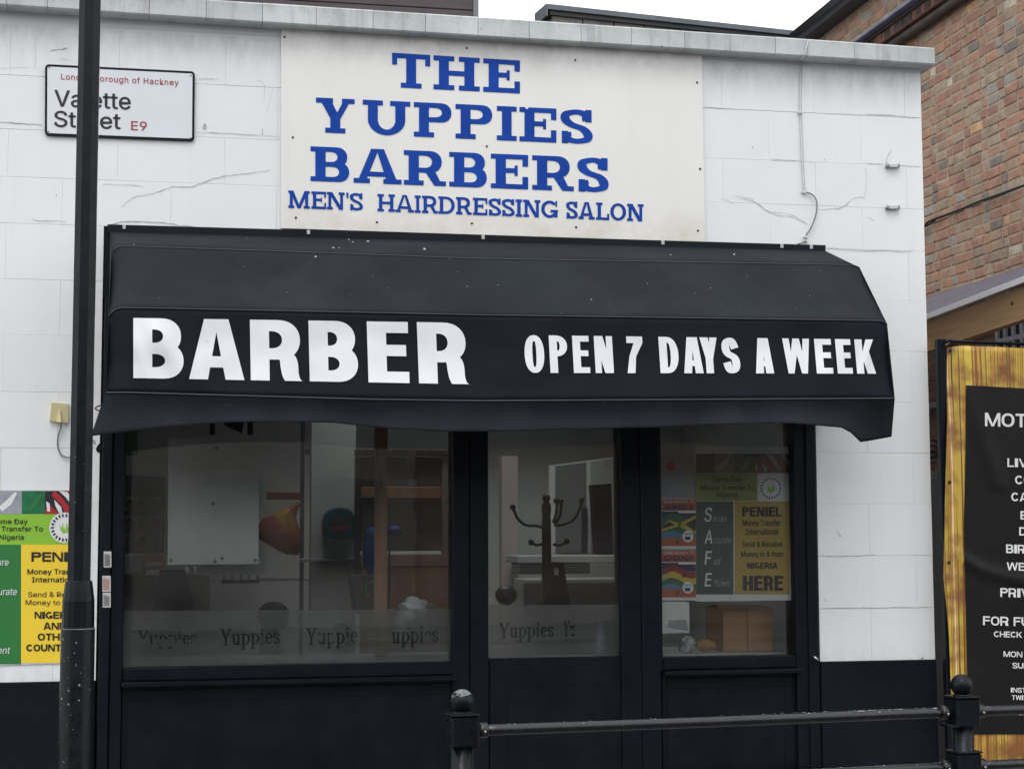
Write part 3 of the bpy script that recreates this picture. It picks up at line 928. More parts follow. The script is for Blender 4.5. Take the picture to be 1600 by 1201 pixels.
# ================================================================== THE AWNING
from mathutils import noise as mnoise
def pw(pts):
    def f(x):
        if x <= pts[0][0]: 
            (a, b), (c, d) = pts[0], pts[1]
            return b + (d - b) * (x - a) / (c - a) * (1 if abs(x - a) < 40 else 1)
        for (a, b), (c, d) in zip(pts, pts[1:]):
            if x <= c: return b + (d - b) * (x - a) / (c - a)
        (a, b), (c, d) = pts[-2], pts[-1]
        return b + (d - b) * (x - a) / (c - a)
    return f
AW = [dict(x=(172, 1287), y=pw([(172, 362), (1287, 391)]), p=0.02),
      dict(x=(174, 1343), y=pw([(174, 394), (179, 386), (190, 384.5), (420, 392), (750, 404), (1336, 414), (1343, 418)]), p=0.36),
      dict(x=(169, 1386), y=pw([(169, 494), (176, 484), (190, 480.5), (440, 485.5), (750, 492), (1380, 501), (1386, 506)]), p=0.61),
      dict(x=(165, 1398), y=pw([(165, 613), (200, 613), (575, 623.5), (750, 626), (1398, 622)]), p=0.68),
      dict(x=(142, 1393), y=pw([(142, 681), (196, 674.5), (266, 666), (362, 659.5), (440, 659), (517, 660), (614, 670), (703, 674), (760, 674), (850, 672), (1026, 667.5), (1150, 662), (1236, 661), (1322, 668.5), (1345, 691), (1393, 682)]), p=0.665)]
def awn_y(px, py):
    """surface of the cloth: distance in front of the wall for a photo position"""
    ys = [r['y'](px) for r in AW]
    k = 0
    while k < 3 and py > ys[k + 1]: k += 1
    t = (py - ys[k]) / max(1e-6, ys[k + 1] - ys[k])
    t = min(1.1, max(-.1, t))
    p = AW[k]['p'] + (AW[k + 1]['p'] - AW[k]['p']) * t
    sg = math.sin(math.pi * min(1, max(0, t)))
    if k == 2:      # lettered front: sags between its seams, pulled into folds near both ends
        p += .007 * sg * mnoise.noise(Vector((px * .012, py * .022, 0)))
        p -= sg * (0.012 + 0.004 * math.sin(px * .021) + .003 * math.sin(px * .05 + 1))
        for cx, wdt, amp, sl in ((228, 26, .024, .55), (196, 14, .017, .3), (262, 22, .006, -.3), (1340, 26, .013, -.5), (1372, 12, .012, -.3), (1300, 26, .004, -.3)):
            d = (px - cx - sl * (py - ys[2]) * (1 if cx < 700 else 1)) / wdt
            p += amp * math.exp(-d * d) * sg
    elif k == 3:
        p += .012 * t * mnoise.noise(Vector((px * .018, py * .012, 7)))
        p -= .012 * sg + .010 * math.sin(px * .013 + 1.3) * t + .004 * math.sin(px * .06) * t
        if px > 1325: p -= .13 * t * (1 - min(1, abs(px - 1393) / 68) * .2) * min(1, (px - 1325) / 30) * 0.6
        if px < 200: p += .05 * t * (200 - px) / 58
    elif k == 1:
        p += .006 * sg * mnoise.noise(Vector((px * .008, py * .02, 3.1)))
        p -= .010 * sg * (1 + .4 * math.sin(px * .017)); p += .0025 * sg * math.sin(px * .09 + py * .05)
        if px < 215: p -= .02 * sg * (215 - px) / 45
    else:
        p -= .006 * sg
    return -p
aw = thing('awning', 'black canvas awning printed BARBER and OPEN 7 DAYS A WEEK above the shop window', 'awning', tuple(P(780, 640, 0)))
NC = 110
def band(k, name, mt, nr, end_pinch=True):
    m = MB(); m.smooth = True
    for j in range(nr + 1):
        t = j / nr
        for i in range(NC + 1):
            s_ = i / NC
            s_ = s_ * .9 + .05 + .05 * (math.copysign(abs(2 * s_ - 1) ** 6, 2 * s_ - 1))     # finer towards the ends
            xa = AW[k]['x'][0] + (AW[k]['x'][1] - AW[k]['x'][0]) * s_
            xb = AW[k + 1]['x'][0] + (AW[k + 1]['x'][1] - AW[k + 1]['x'][0]) * s_
            ya, yb = AW[k]['y'](xa), AW[k + 1]['y'](xb)
            px = xa + (xb - xa) * t; py = ya + (yb - ya) * t
            yy = awn_y(px, min(max(py, AW[k]['y'](px) + .01), AW[k + 1]['y'](px) - .01))
            m.v.append(P(px, py, yy))
    for j in range(nr):
        for i in range(NC):
            a = j * (NC + 1) + i
            m.f.append([a, a + 1, a + NC + 2, a + NC + 1]); m.m.append(0); m.sm.append(True)
    o = m.build(name, mt, aw)
    sol = o.modifiers.new('thick', 'SOLIDIFY'); sol.thickness = .0015; sol.offset = 0
    return o
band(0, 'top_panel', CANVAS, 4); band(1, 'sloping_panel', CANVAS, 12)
front = band(2, 'front_panel', CANVAS_SHADED, 16); band(3, 'valance', CANVAS, 10)
# stitched seams
for k in (1, 2, 3):
    m = MB()
    pts = []
    xa, xb = AW[k]['x']
    for i in range(121):
        px = xa + (xb - xa) * i / 120
        pts.append(P(px, AW[k]['y'](px), -AW[k]['p'] - .003))
    m.tube(pts, .0022 if k != 3 else .003, 6)
    m.build('seam', SEAM, aw)
# closed ends and the inner frame
for side in (0, 1):
    m = MB(); pr = []
    for r in AW:
        x = r['x'][side]; q = P(x, r['y'](x), -r['p']); pr.append(q)
    pr = pr[:4]
    xw = pr[0].x
    n = len(pr)
    wl = [Vector((xw, -.012, q.z)) for q in pr]
    m.add(pr + wl, [(i, i + 1, n + i + 1, n + i) for i in range(n - 1)])
    o = m.build('end_panel', CANVAS, aw); sol = o.modifiers.new('thick', 'SOLIDIFY'); sol.thickness = .0015
FRM = mat('awning_frame_metal', (0.25, 0.25, 0.26), 0.45, metal=.7)
for t in (0.02, .34, .66, .98):
    m = MB()
    pts = []
    for r in AW[:4]:
        x = r['x'][0] + (r['x'][1] - r['x'][0]) * t
        q = P(x, r['y'](x), -r['p'] + .05); q.z -= .03; pts.append(q)
    pts.append(Vector((pts[-1].x, -.015, pts[-1].z + .0)))
    m.tube(pts, .009, 8); m.build('frame_hoop', FRM, aw)
# wall bar along the top with its fixing lugs
a = P(168, 350.5, -.03); b = P(1290, 383, -.03); c = P(1290, 392, -.03); d = P(168, 363, -.03)
m = MB(); m.slab([d, c, b, a], .028); m.build('wall_bar', BLACKP, aw)
for px in (194, 482, 755, 1036, 1222, 1268):
    y = 350.5 + (383 - 350.5) * (px - 168) / 1122
    m = MB(); pbox(m, px - 2.5, y - .5, px + 2.5, y + 6.5, -.034, -.0305, .001); m.build('fixing_lug', mat('zinc_lug', (0.45, 0.45, 0.44), .5, metal=.3), aw)
# bird droppings / flecks on the canvas
random.seed(31)
m = MB()
for (x, y, r) in ((545, 374, 2.0), (551, 378, 2), (575, 377, 2.4), (521, 387, 2.2), (530, 387, 1.4), (493, 401, 2.6), (663, 389, 3), (209, 382, 1.3), (1048, 398, 1.6), (1147, 397, 2.4), (924, 468, 1.4), (778, 445, 1), (1012, 443, 1), (1110, 450, 1),
                  (620, 372, 1.3), (385, 372, 1), (703, 404, 1), (730, 447, 1), (1300, 560, .8)):
    pts = [(x + r * math.cos(a) * random.uniform(.5, 1.1), y + r * .6 * math.sin(a) * random.uniform(.5, 1.1)) for a in [k * .9 for k in range(7)]]
    m.add([P(u, v, awn_y(u, v) - (.003 if v > AW[1]['y'](u) else .014)) for u, v in pts], [tuple(range(7))])
for _ in range(60):
    x, y, r = random.uniform(190, 1330), random.uniform(392, 640), random.uniform(.3, .6)
    if y > AW[2]['y'](x) and y < AW[3]['y'](x): continue
    pts = [(x + r * math.cos(a), y + r * math.sin(a)) for a in [k * 1.57 for k in range(4)]]
    m.add([P(u, v, awn_y(u, v) - .003) for u, v in pts], [tuple(range(4))])
m.build('bird_mess', mat('bird_mess', (0.34, 0.34, 0.33), .8), aw)['kind'] = 'stuff'
# printed letters
awfn = lambda px, py: P(px, py, awn_y(px, py) - .0045)
LEAN = lambda x: max(0, .092 * (x - 230) / 1130)      # the cloth is pulled sideways towards the right end
bz = lambda x: 330 + x / 2.5806
L1 = [('B', 202, 405, 430, 672), ('A', 425, 650, 433, 678), ('R', 672, 885, 435, 683), ('B', 908, 1110, 441, 688), ('E', 1143, 1316, 447, 692), ('R', 1345, 1556, 450, 697)]
bas = lambda px: 330 + (672 + (697 - 672) * ((px - 130) * 2.5806 - 202) / 1354) / 2.5806
hgt = lambda px: (242 + (247 - 242) * ((px - 130) * 2.5806 - 202) / 1354) / 2.5806
for ch, a, b, t_, b_ in L1:
    m = MB()
    letter_mesh(m, ch, 130 + a / 2.5806, 130 + b / 2.5806, bas, hgt, 29.5 if ch != 'A' else 28, 17.5, 0, awfn, step=6, lean=LEAN(130 + (a + b) / 5.16))
    m.build('letter', VINYLW, front)
L2 = [('O', 163, 243), ('P', 256, 330), ('E', 343, 412), ('N', 424, 500), ('7', 545, 613), ('D', 665, 745), ('A', 753, 835), ('Y', 818, 892), ('S', 898, 974), ('A', 1020, 1098), ('W', 1127, 1238), ('E', 1246, 1319), ('E', 1324, 1392), ('K', 1396, 1478)]
bas2 = lambda px: 360 + (531 + 3 * ((px - 750) * 2.388 - 163) / 1315) / 2.388
hgt2 = lambda px: (141 + (127 - 141) * ((px - 750) * 2.388 - 163) / 1315) / 2.388
for ch, a, b in L2:
    m = MB()
    letter_mesh(m, ch, 750 + a / 2.388, 750 + b / 2.388, bas2, hgt2, {'A': 11.8, 'Y': 11.6, 'W': 10.2, 'K': 11.4, 'E': 12, 'N': 11.6, 'S': 12.6}.get(ch, 12.2), 9.0, 0, awfn, step=5, lean=LEAN(750 + (a + b) / 4.776))
    m.build('letter', VINYLW, front)

# ================================================================== SHOP SIGN
SY = -.020
sg = thing('shop_sign', 'large white board with blue lettering THE YUPPIES BARBERS fixed above the awning', 'sign', tuple(P(770, 370, 0)))
corners = [(439, 356.5), (1102, 378), (1096.5, 80), (439.5, 44)]
m = MB(); q = [P(x, y, SY) for x, y in corners]
q = [Vector((q[0].x, SY, q[0].z)), Vector((q[1].x, SY, q[1].z)), Vector((q[2].x, SY, q[2].z)), Vector((q[3].x, SY, q[3].z))]
m.slab(q, .0165)
board = m.build('board', CREAM, sg)
sx = lambda u: 430 + u / 2.353
def rows_(base0, base1, xa, xb, h0, h1, chars, sv, sh, so, Yo=-.0022, bites={}):
    bs = lin(sx(xa), 40 + base0 / 2.353, sx(xb), 40 + base1 / 2.353)
    hh = lin(sx(xa), h0 / 2.353, sx(xb), h1 / 2.353)
    for i, (ch, a, b) in enumerate(chars):
        m = MB()
        letter_mesh(m, ch, sx(a), sx(b), bs, hh, sv, sh, so, plane(SY + Yo), bite=bites.get(i))
        m.build('letter', BLUE, board)
rows_(228, 250, 460, 900, 126, 121, [('T', 430, 570), ('H', 582, 752), ('E', 765, 900)], 15.5, 7.6, 8.5)
rows_(394, 436, 200, 1150, 127, 125, [('Y', 150, 292), ('U', 322, 497), ('P', 510, 648), ('P', 663, 798), ('I', 815, 888), ('E', 898, 1034), ('S', 1050, 1167)], 15.5, 7.6, 8.0,
      bites={5: [[(9, 51.5), (13, 50), (15, 55), (9, 56)]]})
rows_(571, 614, 130, 1226, 127, 126, [('B', 130, 272), ('A', 288, 465), ('R', 473, 628), ('B', 640, 778), ('E', 793, 930), ('R', 945, 1098), ('S', 1112, 1226)], 16.0, 7.4, 7.5)
rows_(670, 720, 50, 1355, 64, 63, [('M', 48, 127), ('E', 133, 187), ('N', 190, 255), ("'", 261, 270), ('S', 275, 322), ('H', 376, 440), ('A', 442, 510), ('I', 513, 535), ('R', 540, 598), ('D', 600, 660), ('R', 665, 722), ('E', 727, 780), ('S', 785, 830), ('S', 834, 880), ('I', 884, 908), ('N', 912, 975), ('G', 978, 1040), ('S', 1070, 1112), ('A', 1115, 1175), ('L', 1180, 1228), ('O', 1232, 1290), ('N', 1294, 1355)], 5.2, 3.9, 2.4)
for (x, y) in ((34, 43), (704, 84), (1103, 128), (1551, 210), (65, 411), (778, 444), (1562, 527), (76, 706), (374, 723), (723, 727), (1106, 741), (1554, 754)):
    cpt = P(sx(x), 40 + y / 2.353, SY)
    m = MB(); m.tube([cpt + Vector((0, .003, 0)), cpt + Vector((0, -.003, 0))], [.0055, .0045], 10); m.build('screw', RUST if y in (411, 444) else mat('dark_screw', (0.03, 0.03, 0.03), .5, metal=.5), board)
soil_shade(CREAM, P(700, 368, SY).z - .03, P(700, 368, SY).z + .20, (.50, .40, .27), .85, (5, 5, 7))
soil_shade(CREAM, P(700, 62, SY).z, P(700, 62, SY).z - .2, (.42, .41, .38), .8, (9, 9, 6))

# ================================================================== STREET NAME PLATE
npy = -.012
plate = thing('street_name_plate', 'white street name plate with black border reading Valette Street E9, behind the lamp post', 'street sign', tuple(P(187, 160, 0)))
def rrect(x0, y0, x1, y1, r, n=5):
    o_ = []
    for cx, cy, a0 in ((x1 - r, y1 - r, 0), (x0 + r, y1 - r, 90), (x0 + r, y0 + r, 180), (x1 - r, y0 + r, 270)):
        for k in range(n + 1):
            a = math.radians(a0 + 90 * k / n); o_.append((cx + r * math.cos(a), cy + r * math.sin(a)))
    return o_
def warp(u, v, inset=0.0):
    tl, tr, br, bl = (70.5, 100.5), (304.5, 112), (303.5, 220.5), (70, 211.5)
    return (tl[0] * (1 - u) * v + tr[0] * u * v + br[0] * u * (1 - v) + bl[0] * (1 - u) * (1 - v),
            tl[1] * (1 - u) * v + tr[1] * u * v + br[1] * u * (1 - v) + bl[1] * (1 - u) * (1 - v))
def plate_face(m, inset, Y, th):
    pts = rrect(inset, inset, 234 - inset, 110 - inset, max(1.5, 6 - inset))
    v = [P(*warp(x / 234, y / 110), Y) for x, y in pts]
    n = len(v)
    m.add(v + [p + Vector((0, th, 0)) for p in v], [tuple(range(n))] + [(i, (i + 1) % n, n + (i + 1) % n, n + i) for i in range(n)])
m = MB(); plate_face(m, 0, npy, .011); border = m.build('border', BLACKP, plate)
m = MB(); plate_face(m, 3.6, npy - .0015, .001); face = m.build('face', mat('enamel_white', (0.66, 0.69, 0.73), .25, var=.02), plate)
z3 = lambda x, y: (x / 3.0022, y / 3.0022)
fnp = plane(npy - .0028)
REDT = mat('dark_red_print', (0.36, 0.045, 0.045), .5)
def ztext(s, xa, ya, xb, yb, cap, mt, bold, **k):
    m = MB(); text_px(m, s, xa / 3.0022, xb / 3.0022, lin(xa / 3.0022, ya / 3.0022, xb / 3.0022, yb / 3.0022), cap / 3.0022, fnp, bold, **k)
    m.build('lettering', mt, face)
ztext('London Borough of Hackney', 287, 373, 838, 402, 27, REDT, .016, spacing=1.08)
ztext('Valette', 257, 498, 612, 514, 75, BLACKT, .022)
ztext('Street', 255, 594, 565, 606, 73, BLACKT, .022)
ztext('E9', 616, 610, 688, 613, 41, REDT, .022)
for x, y in ((231, 317), (895, 355), (226, 617), (893, 648)):
    c_ = P(x / 3, y / 3, npy - .0015); m = MB(); m.tube([c_, c_ + Vector((0, -.003, 0))], [.004, .003], 8); m.build('screw', FRM, face)

# ================================================================== MONEY TRANSFER POSTER ON THE WALL
GRN = mat('lime_green_print', C255(138, 190, 60), .35); DGRN = mat('dark_green_print', C255(50, 118, 62), .35)
YEL = mat('yellow_print', C255(238, 205, 60), .35); ORG = mat('orange_print', C255(170, 78, 45), .5); NAVY = mat('navy_print', C255(38, 40, 78), .5)
GREY = mat('grey_print', C255(150, 155, 165), .4, var=.2, scale=30); REDP = mat('red_print', C255(170, 38, 42), .4, var=.2, scale=40); SKYB = mat('light_blue_print', C255(80, 118, 140), .5)
FLG = mat('flag_green_print', C255(28, 110, 70), .4, var=.3, scale=40); DRK = mat('dark_print', C255(38, 36, 44), .4, var=.3, scale=40)
PAPER = mat('white_paper', (0.62, 0.63, 0.62), .6, var=.03, scale=5)
def flag_strip(par, X, Yp, mp, dim=False):
    """printed photo of waving flags; mp maps strip fractions (u, v) to a point"""
    def pl(pts, mt, lift=0.0):
        if dim: mt = {REDP.name: mat('dim_red', (.20, .05, .045), .6), WHITET.name: mat('dim_white', (.30, .31, .31), .6), FLG.name: mat('dim_green', (.05, .10, .075), .6)}.get(mt.name, mat('dim_dark', (.045, .042, .045), .6) if mt.name == DRK.name else mat('dim_grey', (.17, .175, .18), .6))  # darker ink copies: dulling by the window reflection put into the colour
        m = MB(); m.add([mp(u, v, lift) for u, v in pts], [tuple(range(len(pts)))]); m.build('flag_print', mt, par)
    pl([(0, 0), (.2, 0), (.2, 1), (0, 1)], DRK); pl([(.2, 0), (.42, 0), (.42, 1), (.2, 1)], GREY); pl([(.42, 0), (.62, 0), (.62, 1), (.42, 1)], FLG)
    pl([(.62, 0), (1, 0), (1, 1), (.62, 1)], DRK)
    for p_, mt, lf in (([(.62, 0), (.64, .5), (.68, .32), (.72, .12), (.74, 0)], REDP, 1), ([(.63, .55), (.66, .45), (.665, .1), (.64, .1)], WHITET, 2), ([(.70, 1), (.76, .75), (.82, .35), (.90, 0), (.80, 0), (.76, .4), (.68, .8)], REDP, 1),
                       ([(.70, .62), (.76, .3), (.77, .05), (.74, .05), (.71, .35)], WHITET, 2), ([(.74, 1), (.80, .72), (.86, .3), (.92, .05), (.87, .62), (.82, .95)], WHITET, 1), ([(.80, 1), (.88, .66), (.93, .1), (1, 0), (1, .3), (.93, .7), (.88, 1)], REDP, 2),
                       ([(.90, 1), (.94, .7), (1, .38), (1, .6), (.95, 1)], WHITET, 3)):
        pl(p_, mt, lf)
    pl([(.25, .1), (.33, .4), (.38, .9), (.36, .95), (.29, .6), (.22, .3)], WHITET, 1)
    pl([(.47, .15), (.53, .55), (.58, .9), (.6, .8), (.55, .4), (.5, .1)], DGRN, 1)
def logo(par, cx, cy, r, fn, Yl):
    m = MB(); A = [[(cx + r * math.cos(k * .2618), cy + r * math.sin(k * .2618)) for k in range(24)]]
    m.add([fn(x, y) for x, y in A[0]], [tuple(range(24))]); m.build('logo', WHITET, par)
    m = MB()
    for k in range(22):          # ring of small capitals
        a = 2 * math.pi * k / 22
        c0, s0 = math.cos(a), math.sin(a)
        w_, h_ = r * .055, r * .10
        px_, py_ = cx + r * .80 * c0, cy + r * .80 * s0
        m.add([Vector(Yl(px_ + (-s0) * sx_ * w_ + c0 * sy_ * h_, py_ + c0 * sx_ * w_ + s0 * sy_ * h_)) for sx_, sy_ in ((-1, -1), (1, -1), (1, 1), (-1, 1))], [(0, 1, 2, 3)])
    m.build('logo_ring', BLACKT, par)
    m = MB()
    for pts in ([(-.45, -.3), (-.25, .1), (-.2, -.45), (-.05, .2), (.0, -.1), (.1, .35), (-.1, .55), (-.35, .2)], [(.1, .3), (.15, -.5), (.3, .0), (.42, -.35), (.45, .1), (.2, .5)]):
        m.add([Yl(cx + r * .75 * x, cy + r * .75 * y) for x, y in pts], [tuple(range(len(pts)))])
    m.build('logo_mark', GRN, par)
wp = thing('wall_poster', 'green and yellow money transfer poster glued to the white wall behind the lamp post', 'poster', tuple(P(60, 1037, 0)))
wy = -.0065
PXL, PXR, PT, PB = -42, 139, 765.5, 1038
def wfn(l): return plane(wy - .0012 * l)
tb = lin(0, 765, 110, 765.5); bb_ = lin(0, 1039, 110, 1035.5)
m = MB(); pquad(m, [(PXL, 1040), (PXR, 1034.5), (PXR, 765.5), (PXL, 765)], wy, .004); wpb = m.build('sheet', PAPER, wp)
def wq(x0, y0, x1, y1, mt, l=1, nm='printed_panel'):
    m = MB(); pquad(m, [(x0, y1), (x1, y1), (x1, y0), (x0, y0)], wy - .0012 * l); return m.build(nm, mt, wpb)
flag_strip(wpb, 0, 0, lambda u, v, l: P(PXL + (PXR - PXL) * (u * 1.16 - .16 + .0) if False else PXL + (PXR - PXL) * u, 802.5 - 36 * v, wy - .0012 * (1 + l)))
wq(PXL, 803, PXR, 850.5, GRN); wq(PXL, 850.5, 33, 1037, DGRN); wq(33, 850.5, PXR, 1035, YEL)
logo(wpb, 101, 824, 24, wfn(2), wfn(3))
def wt(s, x0, x1, base, cap, mt=BLACKT, bold=.02, **k):
    m = MB(); text_px(m, s, x0, x1, base, cap, wfn(2.5), bold, **k); m.build('lettering', mt, wpb)
def wc(s, x0, x1, base, cap, mt=BLACKT, w_=.25):
    m = MB(); caps_px(m, s, x0, x1, base, cap, wfn(2.5), w_, .2); m.build('lettering', mt, wpb)
wt('Same Day', -12, 43, 818, 7.5); wt('Money Transfer To', -45 + 6, 67, 829.5, 7.5, bold=.02); wt('Nigeria', -1, 37, 842.5, 7.5)
wc('PENIEL', 49, 137, 877, 15); wt('Money Transfer', 43, 132, 896.5, 7.8, bold=.03); wt('International', 50, 126, 909, 7.8, bold=.03)
wt('Send & Receive', 44, 134, 932, 7.6, bold=.008); wt('Money to & from', 40, 136, 944.5, 7.6, bold=.008)
wc('NIGERIA', 54, 122, 966, 11); wc('AND', 68, 104, 983, 11); wc('OTHER', 59, 116, 1000, 11); wc('COUNTRIES', 41, 132, 1017, 11)
for s, xe, b_ in (('Secure', 13.5, 883), ('Accurate', 26.5, 929), ('Fast', -8, 974), ('Efficient', 16, 1020.5)):
    wt(s, xe - {'Secure': 40, 'Accurate': 53, 'Fast': 28, 'Efficient': 52}[s], xe, b_, 10.5, WHITET, .004, shear=.18)

# ================================================================== SMALL WALL FIXTURES
jb = thing('junction_box', 'small yellowed square cable cover with a drooping cable on the left wall', 'junction box', tuple(P(92, 645, 0)))
YLW = mat('yellowed_plastic', (0.55, 0.49, 0.27), .4, var=.06, scale=20)
m = MB(); m.slab([P(77.5, 657.5, -.016), (P(106.5, 660.5, -.016)), P(107, 631, -.016), P(80.5, 628.5, -.016)], .0155); m.build('cover', YLW, jb)
m = MB(); a_ = [P(87, 658.5, -.017), P(98, 659.5, -.017), P(92.5, 639, -.017), P(92, 655, -.034)]
m.add([P(87.5, 658.5, -.0165), P(98, 659.5, -.0165), P(95, 640, -.0165), P(91, 640, -.0165), P(90, 659, -.036), P(96, 659.5, -.036), P(93.5, 641, -.022)],
      [(0, 3, 6, 4), (4, 6, 5), (5, 6, 2, 1), (0, 4, 5, 1), (3, 2, 6)])
m.build('cable_hood', YLW, jb)
m = MB(); m.tube(spline([tuple(P(x, y, Y)) for x, y, Y in ((94, 658, -.025), (95, 668, -.02), (91, 680, -.01), (90, 696, -.008), (95, 709, -.008), (103, 714, -.008), (125, 715, -.008))], 6), .0028, 8)
m.build('cable', mat('grey_cable', (0.16, 0.16, 0.165), .5), jb)
hk = thing('wall_hook', 'small rusty hook on the white strip left of the awning', 'hook', tuple(P(154, 636, 0)))
m = MB(); m.tube(spline([tuple(P(x, y, Y)) for x, y, Y in ((160, 634, -.001), (154, 634, -.02), (149, 638, -.03), (154, 641, -.03), (160, 640, -.02))], 5), .003, 6); m.build('hook', RUST, hk)

cw = thing('wall_cable', 'thin white painted cable clipped down the wall, looping loose above the awning', 'cable', tuple(P(1256, 300, 0)))
CABW = mat('painted_cable', (0.50, 0.51, 0.52), .5, var=.15, scale=40)
for dx in (-1.6, 1.7):
    m = MB(); m.tube(spline([tuple(P(x + dx, y, -.006)) for x, y in ((1252, 96), (1250.5, 140), (1250.5, 175), (1252.5, 220), (1254, 260), (1256.5, 300))], 4), .0019, 8); m.build('cable_run', CABW, cw)
m = MB(); m.tube(spline([tuple(P(x, y, Y)) for x, y, Y in ((1256.5, 300, -.007), (1268, 303.5, -.012), (1275, 312, -.02), (1276.5, 325, -.022), (1273, 342, -.02), (1266, 358, -.014), (1259.5, 368, -.008), (1259, 375, -.008), (1252, 380, -.02), (1241, 382.5, -.032))], 6), .0034, 8)
m.build('loose_loop', mat('dirty_cable', (0.20, 0.20, 0.19), .6, var=.3, scale=60), cw)
for x, y in ((1251, 175.5), (1256.5, 300), (1259, 370), (1259, 376)):
    m = MB(); pbox(m, x - 3.4, y - 1.8, x + 3.4, y + 1.8, -.012, -.003, .001); m.build('clip', mat('white_clip', (.6, .6, .6), .4), cw)
m = MB(); m.tube([P(1263, 62, Yc - .004), P(1258, 86, Yc - .005), P(1254, 94, Yc + .01)], .003, 6); m.build('cable_over_coping', CABW, cw)
for (x, y, wire) in ((1396, 257.5, True), (1396, 322.5, False)):
    b_ = thing('wall_bracket', 'white painted metal bracket with a bent wire sticking up near the right corner' if wire else 'white painted metal bracket without any wire, lower one near the right corner', 'bracket', tuple(P(x, y, 0)), 'white brackets near the corner')
    m = MB(); m.add([P(x - 10, y + 3, -.002), P(x + 10, y + 3, -.002), P(x + 10, y - 3, -.002), P(x - 10, y - 3, -.002), P(x - 6, y + 3.5, -.022), P(x + 7, y + 3.5, -.022), P(x + 7, y - 1, -.022), P(x - 6, y - 1, -.022)],
                    [(4, 5, 6, 7), (0, 1, 5, 4), (1, 2, 6, 5), (2, 3, 7, 6), (3, 0, 4, 7)])
    m.build('plate', mat('painted_metal', (0.52, 0.53, 0.54), .6), b_)
    m = MB(); pbox(m, x - 10.5, y + 0, x - 6.5, y + 3.5, -.022, -.002, .002); pbox(m, x + 7.2, y - .5, x + 10.5, y + 3, -.022, -.002, .002); m.build('lugs', FRM, b_)
    if wire:
        m = MB(); m.tube(spline([tuple(P(u, v, Y)) for u, v, Y in ((1386, 257, -.01), (1384.5, 251, -.01), (1388, 243, -.014), (1393, 234, -.02))], 4), .0018, 6); m.build('wire', CABW, b_)
# stickers on the left jamb
for (x0, y0, x1, y1, lab, red) in ((162, 861, 174, 886, 'white sticker with black print, topmost on the left door jamb', False), (160, 899, 173, 924, 'white sticker with red print, middle one on the left door jamb', True), (160.5, 925.5, 173, 948.5, 'white sticker with a small dark corner print, lowest on the left door jamb', False)):
    st = thing('sticker', lab, 'sticker', tuple(P(x0, y1, -.013)), 'stickers on the jamb')
    y_ = -.0135
    m = MB(); pquad(m, [(x0, y1), (x1, y1), (x1, y0), (x0, y0)], y_, .001); o_ = m.build('paper', mat('sticker_white', (.55, .54, .54), .5), st)
    m = MB()
    for i in range(6):
        u = x0 + 1.5 + i * (x1 - x0 - 3) / 6
        pquad(m, [(u, y1 - 2), (u + .8, y1 - 2), (u + .8, y0 + (2 if i % 2 else 6)), (u, y0 + 2 + i)], y_ - .001)
    m.build('print', REDT if red else BLACKT, o_)
sc_ = thing('door_bolt', 'small bright metal bolt end at the foot of the right window frame', 'bolt', tuple(P(1275, 1029, 0)))
m = MB(); m.tube([P(1270, 1024, -.012), P(1274, 1027, -.03), P(1279, 1031, -.03)], [.004, .006, .003], 8); m.build('bolt', mat('bright_metal', (.6, .6, .6), .3, metal=.9), sc_)
# ================================================================== LAMP POST
YP = -1.75
pb = P(120, 1150, YP)
lp = thing('lamp_post', 'black painted tubular lamp post with a wider base standing at the kerb on the left', 'lamp post', (pb.x, pb.y, 0))
xc = (P(137.2, 5, YP).x + P(127.5, 880, YP).x) / 2
pix = (P(138, 5, YP) - CAM).length
def wid(a, b, y): return abs(P(b, y, YP).x - P(a, y, YP).x) / 2
r_up = wid(120, 154.5, 10) * .985
r_b = wid(91.5, 146.5, 1150) * .98
z_c1 = P(124, 906, YP).z; z_c2 = P(121, 938, YP).z; z_s = P(120, 981, YP).z
m = MB(); m.lathe((xc, YP, 0), [(r_up * 1.09, z_c1 - .01), (r_up * 1.06, 2.2), (r_up * 1.04, 5.9)], 8, flat=True); m.build('shaft', POLEM, lp)
m = MB(); m.lathe((xc, YP, 0), [(r_b * .965, z_s + .001), (r_b * .95, z_c2), (r_b * .9, z_c2 + .02), (r_up * 1.22, z_c1 - .004), (r_up * 1.05, z_c1)], 16, flat=True); m.build('collar', POLEM, lp)
m = MB(); m.lathe((xc, YP, 0), [(r_b * 1.12, 0), (r_b * 1.12, .06), (r_b * 1.03, .08), (r_b, z_s - .004), (r_b * .985, z_s)], 28); base = m.build('base', POLEM, lp)
m = MB()
th = [math.radians(a) for a in range(235, 306, 10)]
rr = r_b * 1.03
vs = [(xc + rr * math.cos(a), YP + rr * math.sin(a), .30) for a in th] + [(xc + rr * math.cos(a), YP + rr * math.sin(a), .74) for a in th]
n = len(th); m.smooth = True
m.add(vs, [(i, i + 1, n + i + 1, n + i) for i in range(n - 1)]); o = m.build('access_door', POLEM, base); so2 = o.modifiers.new('t', 'SOLIDIFY'); so2.thickness = .004
m = MB(); m.tube([(xc, YP, 5.88), (xc, YP - .1, 6.1), (xc, YP - .6, 6.25)], .03, 10); m.build('bracket_arm', POLEM, lp)
m = MB(); m.sphere((xc, YP - .85, 6.25), .16, 14, (1, 1.9, .55)); m.build('lantern', mat('lantern_grey', (.3, .3, .31), .5), lp)
random.seed(14)
m = MB()
